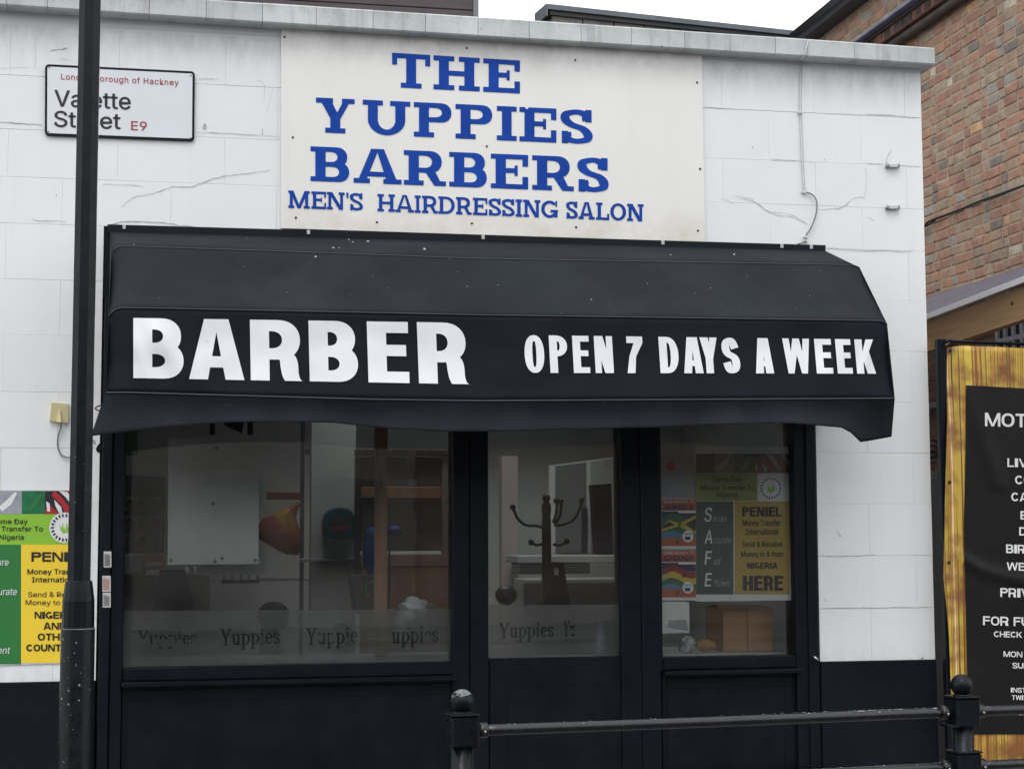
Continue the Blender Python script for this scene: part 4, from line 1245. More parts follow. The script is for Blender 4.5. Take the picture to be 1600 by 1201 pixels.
def chip(x, y, r, rad, zoff=0):
    q0 = P(x, y, YP)
    dx = max(-.95, min(.95, (q0.x - xc) / rad))
    ang = math.asin(dx)
    pts = []
    for k in range(6):
        a = k * 1.05
        aa = ang + r * .0021 / rad * math.cos(a) * random.uniform(.5, 1.2)
        pts.append((xc + (rad + .0012) * math.sin(aa), YP - (rad + .0012) * math.cos(aa), q0.z + r * .0021 * math.sin(a) * random.uniform(.6, 1.6)))
    m.add(pts, [tuple(range(6))])
for (x, y, r) in ((100, 997, 1.4), (121, 1002, 1.2), (126, 1067, 1.6), (109, 1076, 1.5), (98, 1089, 1.8), (109, 1097, 1.6), (125, 1091, 1.3), (95, 1106, 1.2), (89.5, 1158, 1.2), (118, 1018, .8)):
    chip(x, y, r, r_b * 1.02)
for _ in range(26): chip(random.uniform(94, 142), random.uniform(990, 1195), random.uniform(.3, .8), r_b * 1.02)
for _ in range(8): chip(random.uniform(114, 148), random.uniform(650, 890), random.uniform(.3, .7), r_up * 1.08)
m.build('paint_chips', CHIP, lp)['kind'] = 'stuff'
m = MB(); m.lathe((xc, YP, 0), [(r_b * 1.012, z_s - .003), (r_b * 1.014, z_s), (r_b * .99, z_s + .001)], 28); m.build('worn_edge', mat('worn_edge', (.12, .12, .125), .5, var=.6, scale=30), lp)

# ================================================================== PEDESTRIAN GUARD RAILING
D1, D2 = 5.02, 5.50
g1 = PD(722, 1100, D1); g2 = PD(1502.5, 1070, D2)
railing = thing('guard_railing', 'black painted pedestrian railing with round rails and ball topped posts along the kerb', 'railing', (g1.x, g1.y, 0))
dirv = Vector((g2.x - g1.x, g2.y - g1.y, 0)); span = dirv.length; dirv.normalize(); nrm = Vector((-dirv.y, dirv.x, 0))
yaw = math.atan2(dirv.y, dirv.x)
z_rail = (PD(765, 1141, D1).z + PD(1467, 1108, D2).z) / 2
z_ball = PD(1502, 1067, D2).z; rb = 17.3 / F * D2
RM = mat('rail_paint', (0.006, 0.007, 0.0095), .30, var=.4, scale=20, bump=.0008, bscale=60, spec=.6, rvar=.1)
def rot_box(m, c, hx, hy, z0, z1, ch=.004):
    b0 = len(m.v)
    m.box(-hx, hx, -hy, hy, z0, z1, ch)
    for i in range(b0, len(m.v)):
        v = m.v[i]; m.v[i] = Vector((c.x + v.x * dirv.x - v.y * dirv.y, c.y + v.x * dirv.y + v.y * dirv.x, v.z))
def gpost(c):
    hb = 24.5 / F * D1; hn = 19.5 / F * D1
    m = MB()
    m.lathe((c.x, c.y, 0), [(hn * 1.5, 0), (hn * 1.5, .05), (hn * 1.05, .08), (hn, .1), (hn * .92, z_rail + .05)], 20)
    p = m.build('post', POLEM, railing)
    for zc in (z_rail, z_rail - .178):
        m = MB(); rot_box(m, c, hb * .93, hb * .93, zc - .050, zc + .044, .007); rot_box(m, c, hb * .98, hb * .98, zc + .0445, zc + .0495, .0015); m.build('collar_block', POLEM, p)
    m = MB(); zt2 = z_rail + .050
    m.lathe((c.x, c.y, 0), [(rb * .8, zt2), (rb * .72, zt2 + .004), (rb * .62, zt2 + .008)], 18)
    m.sphere((c.x, c.y, zt2 + rb * .93), rb, 22); m.build('ball_finial', POLEM, p)
    return p
posts = [g1 - dirv * span * 0, g2, g2 + dirv * span]
for c in posts: gpost(c)
rr_ = 9.0 / F * 5.2
for i in range(2):
    a, b = posts[i], posts[i + 1]
    for zc in (z_rail - .003, z_rail - .181):
        A_ = Vector((a.x, a.y, zc)) + dirv * .046; B_ = Vector((b.x, b.y, zc)) - dirv * .046
        pts = [A_.lerp(B_, k / 24) + Vector((0, 0, -.0015 * math.sin(math.pi * k / 24))) for k in range(25)]
        m = MB(); m.tube(pts, rr_ * .93, 16); m.build('rail', RM, railing)
        for q, s_ in ((A_, 1), (B_, -1)):
            m = MB(); m.tube([q - dirv * s_ * .004, q + dirv * s_ * .03, q + dirv * s_ * .034], [rr_ * 1.28, rr_ * 1.28, rr_ * 1.15], 16)
            sk = m.build('rail_socket', RM, railing)
            bc = q + dirv * s_ * .02 - nrm * (rr_ * 1.22)
            m = MB(); m.sphere(tuple(bc - nrm * .001 + Vector((0, 0, -.003))), .0048, 8); m.build('grub_screw', mat('bright_screw', (.4, .4, .4), .3, metal=.8), sk)
random.seed(9)
m = MB()
def rchip(t, ang, r, lng, zc=z_rail - .003, seg=0):
    a, b = posts[seg], posts[seg + 1]
    c = Vector((a.x, a.y, zc)).lerp(Vector((b.x, b.y, zc)), t)
    R_ = rr_ * .93 + .0010
    pts = []
    for k in range(7):
        th_ = k * .9
        al = ang + r * .001 / R_ * math.sin(th_) * random.uniform(.6, 1.2)
        pts.append(c + dirv * (lng * .001 * math.cos(th_) * random.uniform(.5, 1.2)) + Vector((0, 0, R_ * math.cos(al))) - nrm * R_ * math.sin(al))
    m.add(pts, [tuple(range(7))])
for _ in range(30): rchip(random.uniform(.5, .97) ** .8, random.uniform(-.1, .5), random.uniform(1, 3), random.uniform(3, 12))
for _ in range(30): rchip(random.uniform(.08, .97), random.uniform(-.2, .9), random.uniform(.8, 2), random.uniform(1, 5))
for _ in range(14): rchip(random.uniform(.3, .95), random.uniform(0, .7), random.uniform(1, 2.5), random.uniform(2, 7), z_rail - .181)
for _ in range(10): rchip(random.uniform(.05, .6), random.uniform(0, .7), random.uniform(1, 2), random.uniform(1, 5), z_rail - .003, 1)
m.build('paint_chips', CHIP, railing)['kind'] = 'stuff'
# weathered pale bird mess on the left ball
m = MB()
zt2 = z_rail + .050; cb = Vector((g1.x, g1.y, zt2 + rb * .93))
m.smooth = True
n_ = 14
ring = []
for j in range(4):
    for k in range(n_):
        a = 2 * math.pi * k / n_; ph = .32 * j + .02 + random.uniform(-.08, .08) * j
        ring.append(cb + Vector((math.cos(a) * math.sin(ph), math.sin(a) * math.sin(ph), math.cos(ph))) * (rb + .0008))
m.add(ring, [(j * n_ + k, j * n_ + (k + 1) % n_, (j + 1) * n_ + (k + 1) % n_, (j + 1) * n_ + k) for j in range(3) for k in range(n_)])
m.build('weathered_patch', mat('weathered_patch', (.13, .15, .15), .7, var=.6, scale=90, dirt=.8), railing)

# ================================================================== BRICK BUILDING ON THE RIGHT
XW = PD(1442, 300, 11.8).x
bb = thing('brick_building', 'tall old brick building on the right with a moulded brick band under its eaves', 'brick building', (XW, 6, 0))
cols = [((0.30, 0.165, 0.115), 5), ((0.325, 0.185, 0.125), 5), ((0.27, 0.145, 0.108), 4), ((0.30, 0.205, 0.14), 5.5), ((0.30, 0.23, 0.165), 5), ((0.265, 0.195, 0.14), 4), ((0.18, 0.145, 0.12), 1.6), ((0.34, 0.19, 0.115), 2), ((0.42, 0.37, 0.29), .7), ((0.46, 0.28, 0.15), .3), ((0.26, 0.235, 0.20), 1.5)]
BRK = [mat('brick_%s' % n_, tuple(q * 1.12 for q in c), .92, var=.25, scale=20, bump=.004, bscale=55, streak=.0, col2=tuple(q * .62 + .055 for q in c), thr=(.5, .85)) for n_, (c, w_) in zip(('red', 'orange_red', 'dark_red', 'brown', 'tan', 'umber', 'burnt', 'orange', 'pale', 'yellow', 'grey'), cols)]
wts = [w_ for c, w_ in cols]
MORT = mat('lime_mortar', (0.36, 0.29, 0.215), .95, var=.25, scale=12, bump=.003, bscale=60)
zp = lambda x, y: PX(x, y, XW).z
Z_led = zp(1440, 10); Z_bot = zp(1440, 55); Z_fas = zp(1330, 28)   # string course and eaves
Z_eave = zp(1300, 38); Z_eave = (zp(1274, 55) + zp(1372, 0)) / 2
COURSE = 0.0690
YB0, YB1 = -0.3, 9.5
def brick_geo(kind):
    L = .158 if kind == 's' else .074
    m = MB(); g = 0
    r = random.uniform
    c = .005
    vs = [(-.0, 0, 0), (0, L, 0), (0, L, .059), (0, 0, .059)]
    front_ = [(-.0 - r(0, .002), c + r(0, .004), c), (-.0, L - c - r(0, .004), c + r(0, .003)), (-.0 - r(0, .002), L - c, .059 - c), (0, c, .059 - c - r(0, .003))]
    back = [(.006, 0, 0), (.006, L, 0), (.006, L, .059), (.006, 0, .059)]
    bk2 = [(.05, 0, 0), (.05, L, 0), (.05, L, .059), (.05, 0, .059)]
    m.add([(x + .0, y, z) for x, y, z in front_] + [(.004, y, z) for x, y, z in back] + bk2,
          [(0, 1, 2, 3)] + [(i, 4 + i, 4 + (i + 1) % 4, (i + 1) % 4) for i in range(4)] + [(4 + i, 8 + i, 8 + (i + 1) % 4, 4 + (i + 1) % 4) for i in range(4)])
    return m
random.seed(77)
protos = {}
for k in ('s', 'h'):
    for i, mt in enumerate(BRK):
        for v in range(2):
            o_ = brick_geo(k).build('brick', mt); protos[(k, i, v)] = (o_.data, [(p.co.x, p.co.y, p.co.z) for p in o_.data.vertices], [tuple(p.vertices) for p in o_.data.polygons])
            bpy.data.objects.remove(o_)
cand = []
ncourse = int((Z_eave + .05) / COURSE)
def skip_zone(z): return Z_bot < z and z + .07 < Z_led
lowroof = lambda y: 0
for c_ in range(ncourse):
    z = .01 + c_ * COURSE
    y = YB0 + (0 if c_ % 2 else -.058)
    i = 0
    while y < YB1:
        k = 's' if (i + c_) % 2 else 'h'
        L = .158 if k == 's' else .074
        px, py, d = proj((XW, y + L / 2, z + .03))
        vis = not skip_zone(z) and ((1438 + (py - 90) * .025 < px < 1606 and -8 < py < 470) or (1262 < px < 1606 and -8 < py < 60 + (px - 1258) * .07) or (1446 < px < 1470 and 545 < py < 640))
        mi = random.choices(range(len(BRK)), wts)[0]
        cand.append((vis, -d, y, z, k, mi, random.randrange(2)))
        y += L + .009; i += 1
indiv = sorted([c_ for c_ in cand if c_[0]], key=lambda t: -t[1])[:300]
ids = {(c_[2], c_[3]) for c_ in indiv}
print('visible bricks', sum(c_[0] for c_ in cand))
stuffm = MB()
for vis, d, y, z, k, mi, v in cand:
    me, vv, ff = protos[(k, mi, v)]
    jy, jz, jx = random.uniform(-.005, .005), random.uniform(-.0035, .0035), random.uniform(-.004, .003)
    if (y, z) in ids:
        o_ = bpy.data.objects.new('brick', me); COL.objects.link(o_); o_.parent = bb
        o_.location = Vector((XW + jx, y + jy, z + jz)) - bb.location
        o_.rotation_euler = (random.uniform(-.022, .022), random.uniform(-.01, .01), 0)
    else:
        stuffm.mi = mi
        stuffm.add([(a + XW + jx, b + y + jy, c + z + jz) for a, b, c in vv], ff)
o_ = stuffm.build('more_bricks', BRK, bb); o_['kind'] = 'stuff'
MB().box(XW + .0045, XW + 5, YB0 + .0, YB1, 0, Z_eave + .1).build('wall_mortar', MORT, bb)
# string course: lead capped ledge, dark soldier bricks, thin strip, round dark moulding
LEAD = mat('blue_lead', (0.17, 0.19, 0.26), .45, var=.3, scale=10)
DBR = mat('dark_band_brick', (0.052, 0.036, 0.032), .8, var=.4, scale=18, bump=.002, bscale=60)
DBR2 = mat('red_band_brick', (0.15, 0.07, 0.052), .8, var=.4, scale=18)
h_ = Z_led - Z_bot
m = MB(); m.box(XW - .15, XW + .02, YB0, YB1, Z_led - .018, Z_led + .006, .005); m.build('lead_ledge', LEAD, bb)
m = MB(); m.box(XW - .095, XW + .012, YB0, YB1, Z_led - .045, Z_led - .0185, .004); m.build('band_strip', DBR, bb)
y = 2.6; first = None
while y < 7.9:
    if first is None:
        first = MB().box(0, .11, 0, .066, Z_bot + h_ * .44, Z_led - .046, .005).build('band_brick', DBR, bb)
        o_ = first; l0 = Vector((XW - .085, 0, 0)) - Vector(bb.location)
        first2 = bpy.data.meshes.new_from_object(first); first2.materials.clear(); first2.materials.append(DBR2)
    else:
        o_ = bpy.data.objects.new('band_brick', first.data if random.random() < .75 else first2); COL.objects.link(o_); o_.parent = bb
    o_.location = Vector((XW - .085 + random.uniform(-.003, .003), y, 0)) + (Vector(bb.location) - Vector(bb.location)) 
    y += .075
for o_ in bb.children:
    if o_.name.startswith('band_brick'):
        pass
m = MB(); m.box(XW - .075, XW + .012, YB0, YB1, Z_bot + h_ * .43, Z_led - .0455); m.build('band_mortar', MORTARD, bb)
m = MB(); m.box(XW - .10, XW + .012, YB0, YB1, Z_bot + h_ * .36, Z_bot + h_ * .425, .006); m.build('band_strip', DBR2, bb)
m = MB(); m.tube([(XW - .045, YB0, Z_bot + h_ * .18), (XW - .045, YB1, Z_bot + h_ * .18)], h_ * .175, 12); m.build('round_moulding', DBR, bb)
SL = mat('dark_fascia', (0.045, 0.048, 0.052), .6, var=.2, scale=8)
m = MB(); m.box(XW - .13, XW + .012, YB0 - .2, YB1 + .2, Z_eave, Z_eave + .075, .006); m.build('eaves_fascia', SL, bb)
m = MB(); m.add([(XW - .2, YB0 - .2, Z_eave + .076), (XW - .2, YB1 + .2, Z_eave + .076), (XW + 3, YB1 + .2, Z_eave + 1.6), (XW + 3, YB0 - .2, Z_eave + 1.6)], [(0, 1, 2, 3)]); m.build('roof', SL, bb)
# sagging cable along the brick wall
wc = thing('brick_wall_cable', 'black cable sagging along the brick wall beside the shop corner', 'cable', (XW - .03, 3, 0))
pts = [tuple(PX(x, y, XW - .035)) for x, y in ((1436, 364), (1443, 356), (1452, 346), (1478, 336), (1502, 327), (1530, 315), (1560, 304.5), (1600, 290), (1640, 276))]
m = MB(); m.tube(spline(pts, 5), .009, 8); m.build('cable', mat('black_cable', (.012, .011, .012), .6), wc)
m = MB(); pts2 = [tuple(PX(x, y, XW - .03)) for x, y in ((1436, 358), (1450, 352), (1462, 343))]; m.tube(spline(pts2, 4), .006, 6); m.build('cable_end', mat('black_cable', (.012, .011, .012), .6), wc)

# window low on the brick wall, seen under the lean-to
bw = PX(1560, 500, XW - .01); bw2 = PX(1640, 560, XW - .01)
zt_, zb_ = zp(1580, 492), zp(1580, 575)
ya, yb = bw.y, PX(1660, 520, XW).y
m = MB()
for yy in [ya + (yb - ya) * t for t in (0, .14, .28, .42, .56, .70, .85, 1)]:
    m.box(XW - .03, XW + .03, yy - .016, yy + .016, zb_, zt_, .003)
m.box(XW - .031, XW + .03, min(ya, yb) - .02, max(ya, yb) + .02, zt_ - .02, zt_ + .03, .003)
m.box(XW - .031, XW + .03, min(ya, yb) - .02, max(ya, yb) + .02, zt_ - .17, zt_ - .14, .003)
fr_ = m.build('window_frame', mat('old_white_frame', (.72, .73, .72), .5, var=.2, scale=20), bb)
m = MB(); m.box(XW - .012, XW - .008, min(ya, yb), max(ya, yb), zb_, zt_ - .02); m.build('pane', mat('dark_pane', (.03, .035, .04), .1), fr_)

# ================================================================== LEAN-TO ROOF IN THE GAP
eA = PD(1446, 505, 9.2); eB = PD(1600, 447, 8.0)
ed = (eB - eA) / (eB.y - eA.y)                   # eaves line, per metre of Y
E = lambda y: eA + ed * (y - eA.y)
ZWa = (zp(1446, 466) + zp(1600, 426)) / 2
YL0, YL1 = -.9, 5.2
lt = thing('lean_to_roof', 'low lean-to with translucent sheets on a timber beam against the brick building', 'lean-to', tuple(E(2)))
SHEET = mat('polycarbonate_sheet', (0.24, 0.24, 0.31), .3, var=.15, scale=5, spec=.6)
n_, l_ = SHEET.node_tree.nodes, SHEET.node_tree.links
tr_ = n_.new('ShaderNodeBsdfTranslucent'); tr_.inputs[0].default_value = (.75, .76, .8, 1); ms_ = n_.new('ShaderNodeMixShader'); ms_.inputs[0].default_value = .45
l_.new(n_['Principled BSDF'].outputs[0], ms_.inputs[1]); l_.new(tr_.outputs[0], ms_.inputs[2]); l_.new(ms_.outputs[0], n_['Material Output'].inputs[0])
TIM = mat('pale_timber', (0.50, 0.315, 0.16), .7, var=.16, scale=4, stretch=(4, 1, 14), bump=.001, bscale=30)
def along(m, dx0, dx1, dz0, dz1, ya, yb):
    a, b = E(ya), E(yb)
    vs = [(p.x + dx, y, p.z + dz) for p, y in ((a, ya), (b, yb)) for dx in (dx0, dx1) for dz in (dz0, dz1)]
    return m.add(vs, [(0, 1, 3, 2), (4, 6, 7, 5), (0, 4, 5, 1), (2, 3, 7, 6), (0, 2, 6, 4), (1, 5, 7, 3)])
along(MB(), -.02, .03, -.165, -.010, YL0, YL1).build('eaves_beam', TIM, lt)
kd = ray(1582, 474)
tk = 0.0
for k in range(400):
    p = CAM + kd * (k * .00001 + .0024)
    if p.x > E(p.y).x - .0215: break
m = MB(); m.tube([p, p + Vector((-.003, 0, 0))], .011, 10); m.build('knot', mat('timber_knot', (.10, .045, .02), .8), lt)
nsh = 9
for i in range(nsh):
    a = YL0 - .1 + (YL1 - YL0 + .1) * i / nsh; b = YL0 - .1 + (YL1 - YL0 + .1) * (i + 1) / nsh - .008
    A_, B_ = E(a), E(b)
    m = MB()
    m.add([(A_.x - .06, a, A_.z - .006), (B_.x - .06, b, B_.z - .006), (XW - .02, b, ZWa), (XW - .02, a, ZWa), (A_.x - .06, a, A_.z + .010), (B_.x - .06, b, B_.z + .010), (XW - .02, b, ZWa + .016), (XW - .02, a, ZWa + .016)],
          [(0, 1, 2, 3), (4, 5, 6, 7), (0, 4, 5, 1), (3, 2, 6, 7), (0, 3, 7, 4), (1, 5, 6, 2)])
    m.build('roof_sheet', SHEET, lt)
WT_ = mat('white_trim', (.74, .75, .78), .35)
m = MB(); along(m, -.075, -.062, -.008, .014, YL0 - .1, YL1); m.build('edge_trim', WT_, lt)
m = MB(); along(m, -.03, -.012, .026, .038, YL0 - .1, YL1); m.build('glazing_bar', WT_, lt)
m = MB(); along(m, .16, .172, .085, .096, YL0 - .1, YL1); m.build('glazing_bar', WT_, lt)
for yy in (YL0 + .05, YL1 - .1):
    q = E(yy); m = MB(); m.box(q.x - .03, q.x + .04, yy, yy + .08, 0, min(E(yy).z, E(yy + .08).z) - .166, .004); m.build('timber_post', TIM, lt)

# ================================================================== BANNER ON ITS FRAME
BY = -.10
bf = thing('metal_stand', 'black metal gate frame right of the shop with a banner lashed to it', 'metal frame', tuple(P(1475, 1200, BY)))
fx = lambda y: lin(0, 0, 1, 1)(0) if False else 1468 + (y - 530) * .0115
m = MB(); A_ = P(1474, 560, BY + .03); B_ = P(1478, 1100, BY + .03); xx = (A_.x + B_.x) / 2
m.box(xx - .018, xx + .018, BY + .012, BY + .048, 0, P(1474, 530, BY + .03).z, .003); m.build('upright', BLACKP, bf)
m = MB(); m.tube([P(1472, 532, BY + .03), P(1530, 535, BY + .03), P(1700, 541, BY + .03), P(2000, 549, BY + .03)], .007, 8); m.build('top_rail', BLACKP, bf)
m = MB(); m.tube([P(1475, 536, BY + .0), P(1485, 531, BY - .01), P(1492, 538, BY - .01), P(1480, 541, BY - .01), P(1487, 534, BY)], .006, 8); m.build('lashing', BLACKP, bf)
m = MB(); m.tube([P(1470, 1130, BY + .03), P(2000, 1105, BY + .03)], .012, 8); m.build('lower_rail', BLACKP, bf)
bn = thing('banner', 'black venue banner with white capitals and a golden striped edge hanging right of the shop', 'banner', tuple(P(1600, 1200, BY)))
lx = pw([(540, 1480), (600, 1479), (650, 1480), (787, 1476), (900, 1474), (960, 1480), (1000, 1483), (1085, 1486), (1201, 1490), (1400, 1494)])
ty = pw([(1478, 543), (1490, 541.5), (1502, 540), (1550, 541.5), (1600, 544), (1700, 548), (2000, 556)])
def ban_y(px, py):
    t = (px - 1480) / 120
    y = BY - .012 * math.exp(-((px - 1478) / 14) ** 2) * math.sin(py * .02) - .006 * math.sin(px * .045 + py * .012)
    d = (py - (868 + 46 * (1 - math.exp(-(px - 1500) / 55))))   # long fold sweeping across
    if px > 1495: y -= .012 * math.exp(-(d / 8) ** 2)
    d2 = (px - 1520) - (py - 640) * .35
    y -= .005 * math.exp(-(d2 / 14) ** 2) * (1 if py < 760 else 0)
    return y
GOLD = bpy.data.materials.new('golden_stripe_print'); GOLD.use_nodes = True
n, l = GOLD.node_tree.nodes, GOLD.node_tree.links
bs_ = n['Principled BSDF']; bs_.inputs['Roughness'].default_value = .42
geo = n.new('ShaderNodeNewGeometry'); mp_ = n.new('ShaderNodeMapping'); mp_.inputs['Scale'].default_value = (24, 1, .06)
t1 = n.new('ShaderNodeTexNoise'); t1.inputs['Scale'].default_value = 1.0; t1.inputs['Detail'].default_value = .8; t1.inputs['Roughness'].default_value = .65
cr = n.new('ShaderNodeValToRGB')
cr.color_ramp.interpolation = 'CONSTANT'
e_ = cr.color_ramp.elements
e_[0].position = 0; e_[0].color = (.035, .010, .006, 1); e_[1].position = .33; e_[1].color = (.25, .10, .03, 1)
for p_, c_ in ((.39, (.45, .23, .045)), (.425, (.62, .45, .06)), (.45, (.30, .13, .03)), (.475, (.50, .33, .05)), (.495, (.64, .48, .085)), (.512, (.38, .17, .04)), (.535, (.07, .022, .01)), (.545, (.52, .36, .05)), (.59, (.60, .28, .08)), (.63, (.85, .72, .42)), (.66, (.3, .12, .04))):
    e = cr.color_ramp.elements.new(p_); e.color = (*c_, 1)
l.new(geo.outputs['Position'], mp_.inputs[0]); l.new(mp_.outputs[0], t1.inputs['Vector']); l.new(t1.outputs[0], cr.inputs[0]); t2_ = n.new('ShaderNodeTexNoise'); t2_.inputs['Scale'].default_value = 9; t2_.inputs['Detail'].default_value = 4; l.new(geo.outputs['Position'], t2_.inputs['Vector'])
r2_ = n.new('ShaderNodeMapRange'); r2_.inputs[1].default_value = .42; r2_.inputs[2].default_value = .64; r2_.inputs[4].default_value = .92; l.new(t2_.outputs[0], r2_.inputs[0])
mx_ = n.new('ShaderNodeMix'); mx_.data_type = 'RGBA'; l.new(r2_.outputs[0], mx_.inputs[0]); l.new(cr.outputs[0], mx_.inputs[6]); mx_.inputs[7].default_value = (.20, .075, .022, 1)
l.new(mx_.outputs[2], bs_.inputs['Base Color'])
m = MB(); m.smooth = True
NX, NY = 60, 90
for j in range(NY + 1):
    for i in range(NX + 1):
        u = i / NX; v = j / NY
        py0 = 540 + (1330 - 540) * v
        px = lx(py0) + (1790 - lx(py0)) * u
        py = ty(px) + (1330 - ty(px)) * v
        m.v.append(P(px, py, ban_y(px, py)))
for j in range(NY):
    for i in range(NX):
        a = j * (NX + 1) + i; m.f.append([a, a + 1, a + NX + 2, a + NX + 1]); m.m.append(0); m.sm.append(True)
sheet = m.build('sheet', GOLD, bn)
s_ = sheet.modifiers.new('t', 'SOLIDIFY'); s_.thickness = .001; s_.offset = -1
BANB = mat('banner_black_print', (.0095, .0092, .0098), .42, var=.2, scale=5, spec=.22)
m = MB(); m.smooth = True
blx = pw([(601, 1509.5), (700, 1508.7), (825, 1506), (950, 1509), (1050, 1511), (1150, 1515)])
NX, NY = 48, 70
for j in range(NY + 1):
    for i in range(NX + 1):
        u = i / NX; v = j / NY
        py0 = 602 + 545 * v
        px = blx(py0) + (1765 - blx(py0)) * u
        py = 601.5 + (px - 1509) * .055 * (1 - v) + 545 * v
        m.v.append(P(px, py, ban_y(px, py) - .005))
for j in range(NY):
    for i in range(NX):
        a = j * (NX + 1) + i; m.f.append([a, a + 1, a + NX + 2, a + NX + 1]); m.m.append(0); m.sm.append(True)
bpnl = m.build('black_panel', BANB, sheet)
bfn = lambda px, py: P(px, py, ban_y(px, py) - .0085)
def bc(s, x0, x1, base, cap):
    m = MB(); caps_px(m, s, x0, x1, lin(x0, base, x1, base + (x1 - x0) * .03), cap, bfn, .2, .165)
    m.build('lettering', WHITET, sheet)
def bt(s, x0, x1, base, cap, bold=.035):
    m = MB(); text_px(m, s, x0, x1, lin(x0, base, x1, base + (x1 - x0) * .03), cap, bfn, bold)
    m.build('lettering', WHITET, sheet)
bc('MOT', 1539, 1604, 665.5, 21); bc('LIVE', 1574, 1618, 729, 13.5); bc('CO', 1586, 1612, 756, 13.5); bc('CAB', 1580, 1619, 782.5, 13.5)
bc('B', 1594.5, 1604.5, 811, 13); bc('D', 1592.5, 1604, 836, 13); bc('BIRT', 1572, 1613, 863.5, 13.5); bc('WED', 1573, 1617, 890.5, 12.5)
bc('PRIVA', 1563, 1623, 932, 14); bc('FOR FUR', 1536, 1624, 976, 14); bc('CHECK OU', 1553, 1619, 994.5, 9.2)
bc('MON - F', 1568, 1618, 1025.5, 8.8); bc('SUN', 1582, 1608, 1043.5, 8.8); bc('INSTA', 1579.5, 1611, 1081, 7.5); bc('TWITT', 1581, 1611, 1092.5, 7.2); bc('W. GO', 1572, 1606, 1116, 7.0)
# grommets
for x, y in ((1485, 548), (1484, 753), (1483, 878)):
    c_ = P(x, y, ban_y(x, y) - .004); m = MB(); m.tube([c_, c_ + Vector((0, -.003, 0))], [.008, .006], 10); m.build('grommet', mat('dark_screw', (.03, .03, .03), .5), sheet)

# dark store cupboard in the gap
cb_ = thing('storage_cabinet', 'dark grey metal cabinet standing in the gap between shop and banner frame', 'cabinet', (4.6, 2.8, 0))
GC = mat('dark_grey_metal', (.055, .06, .06), .6, var=.3, scale=6)
m = MB(); zc_ = PX(1458, 690, 4.4).z
xg0, xg1 = XR + .08, XR + 1.1
m.box(xg0, xg1, 1.6, 2.2, 0, P(1458, 737, 1.6).z, .01); m.build('body', GC, cb_)
m = MB()
for i in range(2): m.box(xg0 + .01 + i * .51, xg0 + .5 + i * .51, 1.585, 1.599, .05, P(1458, 745, 1.6).z, .004)
m.build('door', GC, cb_)
lg = thing('stone_lintel', 'pale ledge on the brick wall seen through the gap beside the shop', 'ledge', (XW, 5, 0))
m = MB(); q = PX(1458, 637, XW - .04); m.box(XW - .08, XW - .001, q.y - 1.6, q.y + 1.2, zp(1458, 641), zp(1458, 632), .006); m.build('ledge', mat('pale_ledge', (.32, .33, .34), .7), lg)
th_ = thing('cable_coil', 'loose dark cable coil hanging in the gap beside the shop wall', 'cable coil', (4.2, 2.2, 1.5))
m = MB(); cc = P(1458, 697, 2.0)
for k in range(3): m.tube([cc + Vector((.035 * math.cos(a) , .01 * k, .035 * math.sin(a) - .03 * k)) for a in [i * .45 for i in range(13)]], .005, 6)
m.build('coil', mat('black_cable', (.012, .011, .012), .6), th_)

# ================================================================== ROOFS BEHIND
rb_ = thing('rear_building', 'dark brown clad upper wall of a building rising behind the shop roof on the left', 'building', (-3, 11, 0))
CLAD = mat('dark_cladding', (0.075, 0.060, 0.066), .8, var=.2, scale=2, stretch=(1, 1, 4))
YR = 10.0
rx = P(739, 10, YR).x
zr0 = 4.6
for i in range(28):
    z0 = zr0 + i * .14
    m = MB(); m.box(-9, rx, YR + (i % 2) * .004, YR + .05, z0, z0 + .134, .006); m.build('cladding_board', CLAD, rb_)
MB().box(-9, rx - .01, YR + .051, YR + 6, 0, zr0 + 28 * .14).build('wall', CLAD, rb_)
MB().box(rx + .001, rx + .06, YR - .02, YR + 6, 0, zr0 + 28 * .14, .01).build('corner_trim', mat('grey_trim', (.16, .165, .17), .6), rb_)
ra = thing('rear_parapet', 'low rear parapet with tile hung face and dark metal gutter beyond the shop roof', 'parapet', (4, 13, 0))
DA, DB_ = 15.2, 16.08
a0 = PD(862, 15.3, DA); b0 = PD(1262, 52.5, DB_)
zg = (a0.z + b0.z) / 2
a0.z = b0.z = zg
dv = (b0 - a0); dl = dv.length; dv.normalize(); nv = Vector((dv.y, -dv.x, 0))
def obox(m, s0, s1, d0, d1, z0, z1):
    vs = []
    for s_ in (s0, s1):
        for d_ in (d0, d1):
            for z_ in (z0, z1):
                q = a0 + dv * s_ - nv * d_; vs.append((q.x, q.y, z_))
    m.add(vs, [(0, 1, 3, 2), (4, 6, 7, 5), (0, 4, 5, 1), (2, 3, 7, 6), (0, 2, 6, 4), (1, 5, 7, 3)])
m = MB(); obox(m, -.06, dl + .6, -.06, .25, zg - .035, zg + .012); obox(m, -.075, -.061, -.06, .25, zg - .10, zg + .012); m.build('gutter_top', mat('blue_grey_metal', (.11, .125, .14), .5, var=.2), ra)
m = MB(); obox(m, -.03, dl + .6, -.03, .2, zg - .075, zg - .036); m.build('fascia', SL, ra)
TILE = mat('mossy_tile', (.17, .165, .15), .9, var=.3, scale=9, objvar=.15)
s_ = 0
while s_ < dl + .4:
    m = MB(); obox(m, s_ + .004, s_ + .30, .0, .03, zg - .30, zg - .076); m.build('tile', TILE, ra); s_ += .31
m = MB(); obox(m, -.0, dl + .6, .031, 2, 0, zg - .09); m.build('wall', TILE, ra)

